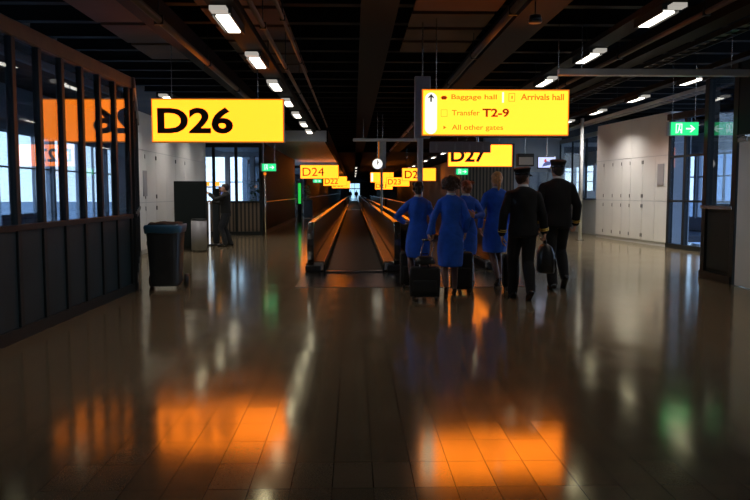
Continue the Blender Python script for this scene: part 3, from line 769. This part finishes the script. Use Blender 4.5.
bm = bmesh.new(); cyl(bm, (.27, .15, .42), (.27, .15, 1.34), .015); obj('hanger_rod', bm, 'steel', t)
t = thing('blue_counter', 'small blue and white counter behind the far glass at right', 'counter', (8.75, 27.2, 0))
obj('counter_body', B(-.2, .6, 0, .8, 0, 1.05), 'bluepanel', t); obj('counter_top', B(-.22, .62, -.02, .82, 1.05, 1.5), 'whitegrey', t)

# ---- plants, seats and bins seen through glass
def plant(x, y, label, h=1.5):
    t = thing('potted_plant', label, 'plant', (x, y, 0))
    bm = bmesh.new(); cyl(bm, (0, 0, 0), (0, 0, .4), .16, .2, 20); obj('pot', bm, 'pot', t, True)
    bm = bmesh.new(); cyl(bm, (0, 0, .38), (0, 0, h*.7), .02, .012, 8); obj('stem', bm, 'hair_br', t)
    bm = bmesh.new(); R = random.Random(int(x*10+y))
    for k in range(70):
        a = R.uniform(0, 2*PI); r = R.uniform(.12, .42); z = R.uniform(.55, h); L = R.uniform(.14, .3)
        c = V((r*.4*math.cos(a), r*.4*math.sin(a), z)); d = V((math.cos(a), math.sin(a), R.uniform(-.3, .8))).normalized(); s = d.cross(V((0, 0, 1))).normalized()*L*.2
        vs = [bm.verts.new(c), bm.verts.new(c+d*L*.5+s), bm.verts.new(c+d*L+V((0, 0, -.05))), bm.verts.new(c+d*L*.5-s)]
        bm.faces.new((vs[0], vs[1], vs[2])); bm.faces.new((vs[0], vs[2], vs[3]))
    o = obj('foliage', bm, 'leaf', t); md = o.modifiers.new('s', 'SOLIDIFY'); md.thickness = .003
    return t
plant(-3.6, 27.5, 'green potted plant behind the far lounge glass', 1.9)
plant(-3.5, 44.5, 'leafy plant in the recess beyond the green pillar', 2.0)
plant(-2.95, 45.8, 'second leafy plant in the recess under the D24 sign', 1.9)
t = thing('litter_bin', 'dark square bin in the recess below the D24 sign', 'bin', (-2.55, 41.5, 0)); obj('body', B(-.25, .25, -.25, .25, .03, .95, bev=.02), 'black', t); obj('lid', B(-.27, .27, -.27, .27, .95, 1.02, bev=.02), 'steel_dark', t)
def seat_row(x, y, n, label, rz=0):
    t = thing('seat_row', label, 'seats', (x, y, 0), rz)
    obj('beam', B(-.05, n*.6, -.04, .04, .32, .38), 'steel', t)
    for k in range(2): obj('leg', B(.1+k*(n*.6-.3), .16+k*(n*.6-.3), -.3, .3, 0, .32), 'steel', t)
    for k in range(n):
        bm = bmesh.new(); box(bm, k*.6+.03, k*.6+.55, -.25, .25, .38, .45, bev=.02); obj('seat', bm, 'seat', t)
        bm = bmesh.new(); box(bm, k*.6+.03, k*.6+.55, .22, .28, .45, .9, bev=.02)
        obj('backrest', bm, 'seat', t)
    return t
seat_row(-6.3, 27.3, 4, 'row of blue grey seats behind the far lounge glass', 0)
seat_row(-8.2, 12, 4, 'row of seats in the left lounge near the windows', PI/2)
seat_row(-8.2, 18, 4, 'farther row of seats in the left lounge', PI/2)
for k in range(6):
    y = 6.5+k*2.6
    t = thing('window_blind', 'white vertical blind hanging at the lounge windows', 'blind', (-9.45, y, .5), 0, 'white blinds along the lounge windows')
    bm = bmesh.new()
    for j in range(5): box(bm, -.04, .04, j*.13, j*.13+.02, 0, 2.4)
    obj('slats', bm, 'blind', t); obj('head_rail', B(-.05, .04, -.02, .58, 2.4, 2.44), 'whitegrey', t)

# ================================================================== PEOPLE
def hand(bm, w_, d, n, side, curl, k=1.0):
    """palm, four unequal fingers and a side thumb; d points to the fingertips, n is where the palm faces"""
    w_ = V(w_); d = V(d).normalized(); n = V(n); n = (n - d*n.dot(d)).normalized(); t = d.cross(n)*side
    for u, r in ((-.026, .0135), (-.009, .0150), (.009, .0150), (.026, .0135)):
        caps(bm, [w_+t*u*.6, w_+d*.085*k+t*u], [r*k, r*k*.88], 8)
    sph(bm, w_+d*.015, (.026*k,)*3, 10)
    for i, L in enumerate((.062, .076, .080, .070)):
        u = -.031+.0205*i; p = w_+d*.088*k+t*u; a = curl[0]; pts = [p]
        for q, f in enumerate((.45, .32, .25)):
            a += curl[1]*(.6 if q == 0 else 1.0); p = p+(d*math.cos(a)+n*math.sin(a))*L*f*k; pts.append(p)
        caps(bm, pts, [.0092*k, .0088*k, .0080*k, .0068*k], 8)
    p = w_+d*.02+t*.026; e1 = (d*.65+t*.62+n*.35).normalized(); e2 = (d*.85+t*.15+n*.5).normalized()
    caps(bm, [p, p+e1*.042*k, p+e1*.042*k+e2*.032*k, p+e1*.042*k+e2*.032*k+(e2+n*.4).normalized()*.024*k], [.014*k, .0115*k, .0100*k, .0078*k], 8)

def ik(h, a, l1, l2, fwd=V((0, 1, 0))):
    h = V(h); a = V(a); d = a-h; D = min(d.length, l1+l2-.002); u = d.normalized()
    x = (l1*l1-l2*l2+D*D)/(2*D); y = math.sqrt(max(0, l1*l1-x*x)); f = (fwd-u*fwd.dot(u)).normalized()
    return h+u*x+f*y

def person(label, loc, heading, H, sex, outfit, arms, feet, hair, hem=.5, head=(0, 0), group=None, cap=False, case_side=None, vox=.0065, lean=0.0):
    t = thing('person', label, 'person', loc, heading, group); s = H/1.70; t.scale = (s, s, s)
    wmn = sex == 'f'
    SX = .150 if wmn else .180; hipx = .085; hz = .905; col = dict(crew='blue', pilot='navy', casual='sweater')[outfit]
    sh = {-1: V((-SX, 0, 1.345)), 1: V((SX, 0, 1.345))}
    legs = {}
    for sd in (-1, 1):
        bx, by, pt = feet[sd]; R = Matrix.Rotation(-pt, 4, 'X')
        if wmn: off = V((0, -.115, .115))
        else: off = V((0, -.125, .055))
        ball = V((bx, by, .034)); ank = ball + R @ off; hp = V((sd*hipx, 0, hz))
        kn = ik(hp, ank, .435, .415); legs[sd] = (hp, kn, ank, ball, R)
    HM = Matrix.Translation((0, .02, 1.455)) @ Matrix.Rotation(head[0], 4, 'Z') @ Matrix.Rotation(head[1], 4, 'X') @ Matrix.Translation((0, 0, .105))
    R3 = HM.to_3x3().to_4x4()
    def hp_(x, y, z): return HM @ V((x, y, z))
    # ---- body: one continuous surface
    bm = bmesh.new()
    cw, cd = (.140, .092) if wmn else (.160, .108)
    loft(bm, [(0, 0, .80, .13, .09), (0, -.005, .90, .150, .105), (0, 0, 1.0, .130, .092), (0, 0, 1.10, cw*.83, cd*.88), (0, 0, 1.25, cw, cd), (0, 0, 1.35, cw*1.0, cd*.9), (0, 0, 1.40, cw*.7, cd*.7), (0, 0, 1.44, .055, .055)], 24)
    caps(bm, [V((0, -.005, 1.38)), V((0, .0, 1.46)), hp_(0, -.012, -.05)], [.062, .050, .052], 14)
    sph(bm, hp_(0, -.012, .018), (.074, .092, .098), 20, R3)
    sph(bm, hp_(0, .028, -.040), (.056, .062, .072), 16, R3)
    sph(bm, hp_(0, .066, -.092), (.024, .020, .018), 10, R3)
    caps(bm, [hp_(0, .080, .012), hp_(0, .102, -.022)], [.009, .013], 10)
    sph(bm, hp_(0, .083, -.056), (.024, .011, .010), 10, R3)
    for sd in (-1, 1):
        sph(bm, hp_(sd*.074, -.005, -.005), (.010, .019, .030), 10, R3)
        sph(bm, hp_(sd*.028, .074, .026), (.022, .012, .008), 8, R3)
        el, wr_, hd, hn, curl = arms[sd]; el = V(el); wr_ = V(wr_)
        caps(bm, [sh[sd]*.94+V((0, 0, .080)), el, el+(wr_-el)*.35, wr_], [.050, .038, .038, .025], 14)
        hand(bm, wr_, hd, hn, -sd, curl, .95 if wmn else 1.05)
        hp, kn, ank, ball, R = legs[sd]
        caps(bm, [hp, hp+(kn-hp)*.5, kn, kn+(ank-kn)*.35+V((0, -.012, 0)), ank], [.066, .064, .050, .050, .033], 14)
        caps(bm, [ank+R @ V((0, -.02, -.02)), ball, ball+V((0, .05, -.004))], [.028, .028, .020], 10)
    solid('body', bm, 'skin', t, vox, 2)
    body = t.children[-1]
    for sd in (-1, 1):
        bm = bmesh.new(); sph(bm, hp_(sd*.028, .0745, .010), (.0125, .0125, .009), 10, R3); e_ = obj('eye', bm, 'eye', t, True)
        bm = bmesh.new(); sph(bm, hp_(sd*.028, .0835, .010), (.0055, .0045, .0055), 8, R3); obj('iris', bm, 'iris', e_, True)
    # ---- clothes
    def sleeve(bm, sd, r0, r1, r2, off=.0):
        el, wr_ = V(arms[sd][0]), V(arms[sd][1]); e = wr_+(el-wr_).normalized()*(.015+off)
        sphere_c = sh[sd]+V((-sd*.005, 0, -.008))
        caps(bm, [sphere_c, sh[sd]+(el-sh[sd])*.5, el, el+(e-el)*.5, e], [r0, r0*.9, r1, r1*.92, r2], 16)
        return e, (e-el).normalized()
    if wmn:
        bm = bmesh.new()
        loft(bm, [(0, 0, .845, .178, .130), (0, -.008, .90, .176, .133), (0, -.006, .98, .160, .122), (0, 0, 1.08, .134, .104), (0, 0, 1.16, .138, .106), (0, .004, 1.26, .160, .118), (0, 0, 1.34, .166, .112), (0, -.004, 1.385, .166, .094), (0, -.006, 1.412, .135, .080), (0, -.006, 1.435, .090, .070), (0, -.004, 1.458, .062, .060)], 28)
        for sd in (-1, 1): sleeve(bm, sd, .058, .051, .041)
        solid('jacket', bm, col, t, .009, 2, .010, 9)
        bm = bmesh.new()
        def span(z, rx, ry, c, pad):
            ys = []
            for sd in (-1, 1):
                hp, kn, ank = legs[sd][:3]; a, b = (hp, kn) if z > kn.z else (kn, ank)
                ys.append(a.y+(b.y-a.y)*min(1, max(0, (a.z-z)/max(.01, a.z-b.z))))
            f = max(c+ry, max(ys)+pad); k = min(c-ry, min(ys)-pad); return (0, (f+k)/2, z, rx, (f-k)/2)
        loft(bm, [span(hem, .168, .135, 0, .078), span(hem+.03, .176, .140, 0, .086), span(.60, .184, .140, 0, .100), span(.70, .188, .140, 0, .108), span(.80, .186, .138, -.004, .108), (0, .010, .83, .182, .158), (0, .004, .88, .174, .146), (0, 0, .98, .15, .112)], 28)
        solid('skirt', bm, col, t, .010, 1, .010, 7)
        bm = bmesh.new()
        for sd in (-1, 1):
            hp, kn, ank, ball, R = legs[sd]
            caps(bm, [hp+V((0, 0, -.1)), kn, kn+(ank-kn)*.35+V((0, -.012, 0)), ank, ank+R @ V((0, -.02, -.02)), ball], [.07, .055, .055, .037, .031, .029], 14)
        solid('shaded_stockings', bm, 'shaded_hose', t, .008, 1)
        bm = bmesh.new(); loft(bm, [(0, -.004, 1.425, .070, .068), (0, -.002, 1.455, .066, .064), (0, .002, 1.478, .057, .056)], 20); obj('blouse_collar', bm, 'shirt', t, True)
    else:
        bm = bmesh.new(); z0 = .82 if outfit == 'pilot' else .90
        loft(bm, [(0, -.004, z0, .195, .148), (0, -.005, .90, .192, .146), (0, 0, 1.0, .180, .138), (0, 0, 1.10, .176, .132), (0, .004, 1.24, .195, .140), (0, 0, 1.33, .198, .130), (0, -.004, 1.385, .198, .108), (0, -.006, 1.415, .160, .092), (0, -.006, 1.438, .105, .080), (0, -.004, 1.460, .070, .066)], 28)
        for sd in (-1, 1): sleeve(bm, sd, .069, .060, .051)
        solid('jacket' if outfit == 'pilot' else 'sweater', bm, col, t, .009, 2, .012, 8)
        bm = bmesh.new()
        loft(bm, [(0, -.004, .80, .175, .135), (0, -.006, .90, .178, .138), (0, 0, .99, .165, .125)], 24)
        for sd in (-1, 1):
            hp, kn, ank, ball, R = legs[sd]
            caps(bm, [hp+V((0, -.01, -.02)), hp+(kn-hp)*.5, kn, kn+(ank-kn)*.5+V((0, -.008, 0)), ank+V((0, 0, -.01))], [.103, .092, .078, .072, .064], 16)
        solid('trousers', bm, 'navy' if outfit == 'pilot' else 'denim', t, .010, 2, .012, 7)
        if outfit == 'pilot':
            bm = bmesh.new(); loft(bm, [(0, -.004, 1.42, .078, .074), (0, -.002, 1.46, .068, .066), (0, .002, 1.487, .060, .058)], 20); obj('shirt_collar', bm, 'shirt', t, True)
            for sd in (-1, 1):
                el, wr_ = V(arms[sd][0]), V(arms[sd][1]); u = (el-wr_).normalized(); bm = bmesh.new()
                for k in range(2): cyl(bm, wr_+u*(.030+k*.022), wr_+u*(.042+k*.022), .0575, .0585, 20)
                obj('cuff_stripes', bm, 'gold', t, True)
    for sd in (-1, 1):
        hp, kn, ank, ball, R = legs[sd]; bm = bmesh.new(); r = .036 if not wmn else .033
        def fr(x, y, z): return ball + R @ V((x, y, z))
        if wmn:
            caps(bm, [fr(0, -.135, .055), fr(0, -.06, .022), fr(0, 0, 0), fr(0, .055, -.008)], [.031, .031, .034, .021], 12)
            cyl(bm, fr(0, -.145, .045), fr(0, -.14, -.028), .017, .011, 12)
        else:
            caps(bm, [fr(0, -.165, .010), fr(0, -.08, .012), fr(0, 0, 0), fr(0, .075, -.006)], [.040, .041, .043, .030], 12)
            sph(bm, fr(0, -.14, .035), (.040, .045, .035), 12)
            box(bm, ball.x-.036, ball.x+.036, ball.y-.19, ball.y-.12, .004, .03) if abs(feet[sd][2]) < .05 else None
        solid('shoe', bm, 'shoe', t, .008, 1)
    # ---- hair
    bm = bmesh.new(); R = random.Random(int(H*100)+len(label))
    kind, hm = hair
    if kind == 'curly':
        sph(bm, hp_(0, -.045, .040), (.112, .100, .105), 18, R3)
        for k in range(80):
            a = R.uniform(0, 2*PI); b = R.uniform(-.5, 1.45); c = V((math.cos(a)*math.cos(b)*.122, -.045+math.sin(a)*math.cos(b)*.105, .036+math.sin(b)*.108))
            if c.y > .045 and c.z < .075: continue
            sph(bm, hp_(*c), R.uniform(.022, .034), 8)
    else:
        sph(bm, hp_(0, -.030, .030), (.084, .090, .098), 18, R3)
        sph(bm, hp_(0, .01, .062), (.074, .082, .062), 16, R3)
        if kind == 'updo':
            sph(bm, hp_(0, -.105, .01), (.052, .040, .050), 14, R3); sph(bm, hp_(0, -.075, -.035), (.055, .05, .045), 14, R3)
            for k in range(16): sph(bm, hp_(R.uniform(-.08, .08), -.05-R.uniform(0, .05), R.uniform(0, .11)), R.uniform(.020, .030), 8)
        if kind == 'ponytail':
            sph(bm, hp_(0, -.05, .09), (.07, .07, .05), 14, R3)
            caps(bm, [hp_(0, -.10, .05), hp_(0, -.135, .0), hp_(0, -.125, -.07), hp_(0, -.11, -.14)], [.032, .034, .028, .012], 12)
        if kind == 'short':
            sph(bm, hp_(0, -.06, -.02), (.066, .045, .05), 14, R3)
    solid('hair', bm, hm, t, .008, 1, .006, 40)
    if cap:
        def cloft(rings, name, m, par, tilt=0.0):
            bm = bmesh.new(); loft(bm, rings, 32); T = HM @ Matrix.Rotation(tilt, 4, 'X')
            for v in bm.verts: v.co = T @ v.co
            return obj(name, bm, m, par, False)
        c = cloft([(0, -.012, .050, .090, .106), (0, -.012, .098, .093, .109)], 'cap', 'navy', t, .06)
        crown = cloft([(0, -.012, .096, .094, .110), (0, -.014, .116, .101, .116), (0, -.012, .132, .108, .124), (0, -.006, .142, .100, .114), (0, .0, .150, .07, .08)], 'cap_crown', 'navy', c, .09)
        cloft([(0, -.012, .052, .0925, .1085), (0, -.012, .074, .0935, .1095)], 'cap_band', 'shoe', c, .06)
        bm = bmesh.new(); top = []; bot = []
        for k in range(13):
            a = PI*(.12+.76*k/12); top.append((V((.093*math.cos(a), -.012+.108*math.sin(a), .060)), V((.098*math.cos(a), -.008+.165*math.sin(a), .036))))
        for (a0, b0), (a1, b1) in zip(top, top[1:]):
            q = [bm.verts.new(HM @ p) for p in (a0, b0, b1, a1)]; q2 = [bm.verts.new(HM @ (p-V((0, 0, .004)))) for p in (a0, b0, b1, a1)]
            bm.faces.new(q); bm.faces.new(q2[::-1])
            for i in range(4): bm.faces.new((q[i], q2[i], q2[(i+1) % 4], q[(i+1) % 4]))
        obj('cap_visor', bm, 'shoe', c)
        bm = bmesh.new(); sph(bm, hp_(0, .108, .10), (.018, .006, .018), 10, R3); obj('cap_badge', bm, 'gold', c)
    return t
RELAX = (.15, .35); GRIP = (.55, 1.05)
DN = (0, .1, -1)
# woman holding the trolley case (nearest)
person('person in royal blue suit with curly brown hair, pulling the nearest trolley case', (1.33, 10.13, 0), -.03, 1.655, 'f', 'crew',
       {-1: ((-.245, -.045, 1.13), (-.315, -.10, .905), (-.10, -.25, -.9), (.9, -.1, 0), GRIP), 1: ((.225, -.06, 1.13), (.215, .06, .93), (0, .3, -.95), (-1, .1, 0), RELAX)},
       {-1: (-.085, -.20, .55), 1: (.07, .20, 0)}, ('curly', 'hair_br'), hem=.44, head=(0, 0))
person('person in royal blue suit leftmost of the crew, elbow out by the handrail', (.93, 10.72, 0), .04, 1.62, 'f', 'crew',
       {-1: ((-.325, .02, 1.15), (-.20, .20, 1.06), (.5, .8, .1), (0, -.2, -1), GRIP), 1: ((.215, -.05, 1.13), (.235, .02, .89), (0, .2, -1), (-1, 0, 0), RELAX)},
       {-1: (-.09, .10, 0), 1: (.075, -.17, .4)}, ('updo', 'hair_dk'), hem=.53, head=(-.05, 0))
person('person in royal blue suit with auburn hair, right hand bent behind the back', (1.66, 10.95, 0), .0, 1.64, 'f', 'crew',
       {-1: ((-.21, .02, 1.13), (-.18, .14, .92), (0, .4, -.9), (1, .1, 0), RELAX), 1: ((.235, -.09, 1.16), (.10, -.205, 1.13), (-.75, -.1, .55), (0, .9, .1), RELAX)},
       {-1: (-.07, .15, 0), 1: (.075, -.15, .4)}, ('updo', 'hair_au'), hem=.54, head=(.35, 0))
person('person in royal blue coat with blonde hair, beside the nearer pilot', (2.19, 11.35, .007), .05, 1.76, 'f', 'crew',
       {-1: ((-.235, -.05, 1.13), (-.245, -.03, .88), (.05, .15, -1), (.9, -.3, 0), RELAX), 1: ((.215, .02, 1.12), (.20, .15, .91), (0, .3, -1), (-1, 0, 0), RELAX)},
       {-1: (-.02, -.12, .1), 1: (.09, .22, 0)}, ('ponytail', 'hair_bl'), hem=.50, head=(.1, 0))
person('person in black pilot uniform with peaked cap, carrying the black flight bag', (2.30, 10.02, 0), -.02, 1.775, 'm', 'pilot',
       {-1: ((-.255, -.05, 1.10), (-.275, -.02, .84), (.05, .2, -1), (.95, -.1, 0), RELAX), 1: ((.255, -.02, 1.10), (.295, .03, .86), (.02, .05, -1), (-1, 0, 0), GRIP)},
       {-1: (-.10, .22, 0), 1: (.05, -.20, .45)}, ('short', 'hair_br'), head=(-.95, 0), cap=True)
person('taller person in black pilot uniform with peaked cap, at the right of the crew', (3.05, 11.05, 0), .0, 1.925, 'm', 'pilot',
       {-1: ((-.25, .0, 1.10), (-.27, .08, .85), (.05, .2, -1), (.95, -.1, 0), RELAX), 1: ((.265, -.03, 1.10), (.275, .08, .86), (-.1, .4, -1), (-.95, 0, 0), GRIP)},
       {-1: (-.09, -.08, .1), 1: (.10, -.02, .75)}, ('short', 'hair_dk'), head=(.12, 0), cap=True)
person('person in black sweater and dark jeans, both arms raised towards the machine', (-3.42, 19.85, 0), PI/2, 1.69, 'm', 'casual',
       {-1: ((-.20, .22, 1.26), (-.10, .40, 1.40), (.1, .75, .6), (.3, .3, -1), RELAX), 1: ((.21, .16, 1.16), (.12, .36, 1.20), (-.15, 1, .1), (-.5, 0, -.8), RELAX)},
       {-1: (-.10, .12, 0), 1: (.13, .02, 0)}, ('short', 'hair_dk'), head=(0, .1))
# three far walkers, silhouettes against the end window
far = person('distant dark figure beyond the far walkway, leftmost', (-.62, 125, 0), .1, 1.75, 'm', 'casual',
       {-1: ((-.24, -.03, 1.10), (-.26, .03, .86), DN, (1, 0, 0), RELAX), 1: ((.24, -.03, 1.10), (.26, .03, .86), DN, (-1, 0, 0), RELAX)},
       {-1: (-.10, .15, 0), 1: (.09, -.12, .4)}, ('short', 'hair_dk'), group='distant figures on the far walkways', vox=.012)
dup(far, (.42, 125.5, 0), 'distant dark figure beyond the far walkway, second from the left')
dup(far, (2.9, 124, 0), 'distant dark figure beyond the right hand far walkway')

# ---- luggage
def trolley_case(label, x, y, rz, W=.36, D=.22, Hh=.52, handle=0.0, bag=False, h_off=(0, 0)):
    t = thing('trolley_case', label, 'suitcase', (x, y, 0), rz)
    bm = bmesh.new(); box(bm, -W/2, W/2, -D/2, D/2, .055, .055+Hh, bev=.035, seg=3); obj('case_body', bm, 'nylon', t, True)
    bm = bmesh.new(); box(bm, -W*.40, W*.40, -D/2-.035, -D/2+.01, .12, .055+Hh*.60, bev=.025, seg=3); obj('front_pocket', bm, 'nylon', t, True)
    bm = bmesh.new()
    for s in (-1, 1): tube(bm, [(s*W/2*.97, -D/2+.02, .10), (s*W/2*.97+s*.006, -D/2+.02, .3), (s*W/2*.97, -D/2+.02, .02+Hh)], .006, 6)
    obj('piping', bm, 'rubber', t)
    for s in (-1, 1):
        bm = bmesh.new(); cyl(bm, (s*(W/2-.045)-.016, -D/2+.02, .040), (s*(W/2-.045)+.016, -D/2+.02, .040), .040, seg=20); cyl(bm, (s*(W/2-.045), -D/2+.02, .04), (s*(W/2-.045), -D/2+.04, .09), .016); obj('wheel', bm, 'black', t, True)
        obj('foot', B(s*(W/2-.045)-.015, s*(W/2-.045)+.015, D/2-.05, D/2-.02, 0, .07, bev=.005), 'black', t)
    bm = bmesh.new(); tube(bm, [(-.05, 0, .055+Hh), (-.045, 0, .085+Hh), (.045, 0, .085+Hh), (.05, 0, .055+Hh)], .009); obj('carry_handle', bm, 'rubber', t)
    if handle:
        dx, dy = h_off; z0 = .05+Hh
        for s in (-1, 1):
            bm = bmesh.new(); cyl(bm, (s*.085, D/2-.03, z0), (s*.07+dx, D/2-.03+dy, handle), .008, seg=10); obj('handle_tube', bm, 'steel', t, True)
        bm = bmesh.new(); caps(bm, [(-.085+dx, D/2-.03+dy, handle), (.085+dx, D/2-.03+dy, handle)], [.016, .016], 12); obj('grip', bm, 'rubber', t, True)
    return t
trolley_case('black trolley case with raised steel handle, nearest of the cases', .94, 9.80, -.05, .40, .24, .40, .80, h_off=(.07, .13))
bt = thing('travel_bag', 'soft black bag strapped on top of the nearest trolley case', 'bag', (.94, 9.76, .498), -.05)
bm = bmesh.new(); loft(bm, [(0, 0, 0, .135, .085), (0, 0, .02, .145, .095), (0, 0, .07, .125, .08), (0, 0, .10, .09, .05), (0, 0, .11, .05, .02)], 24, .7); obj('bag_body', bm, 'leather', bt, True)
bm = bmesh.new(); tube(bm, [(-.05, 0, .10), (-.04, 0, .135), (.04, 0, .135), (.05, 0, .10)], .008); obj('bag_handle', bm, 'leather', bt)
trolley_case('dark trolley case beside the leftmost person in blue, partly behind the nearest case', .83, 11.08, .05, .27, .20, .5)
trolley_case('black trolley case seen between the legs of the persons in blue', 1.545, 10.56, 0, .30, .20, .54)
trolley_case('black trolley case behind the leg of the nearer pilot', 2.29, 10.74, 0, .22, .20, .48)
t = thing('flight_bag', 'black leather flight bag hanging from the right hand of the nearer pilot', 'bag', (2.625, 10.045, .355), PI/2-.15)
bm = bmesh.new(); loft(bm, [(0, 0, 0, .195, .105), (0, 0, .02, .205, .115), (0, 0, .26, .20, .11), (0, 0, .35, .18, .075), (0, 0, .38, .16, .04)], 28, .5); obj('bag_body', bm, 'leather', t, True)
bm = bmesh.new(); loft(bm, [(0, -.10, .05, .12, .03), (0, -.112, .07, .13, .03), (0, -.112, .18, .13, .03), (0, -.10, .2, .12, .03)], 20, .5); obj('bag_pocket', bm, 'leather', t, True)
bm = bmesh.new(); tube(bm, [(-.08, 0, .36), (-.06, 0, .42), (-.03, 0, .445), (.03, 0, .445), (.06, 0, .42), (.08, 0, .36)], .010); obj('bag_handle', bm, 'leather', t)

bpy.data.scenes.remove(TMP)
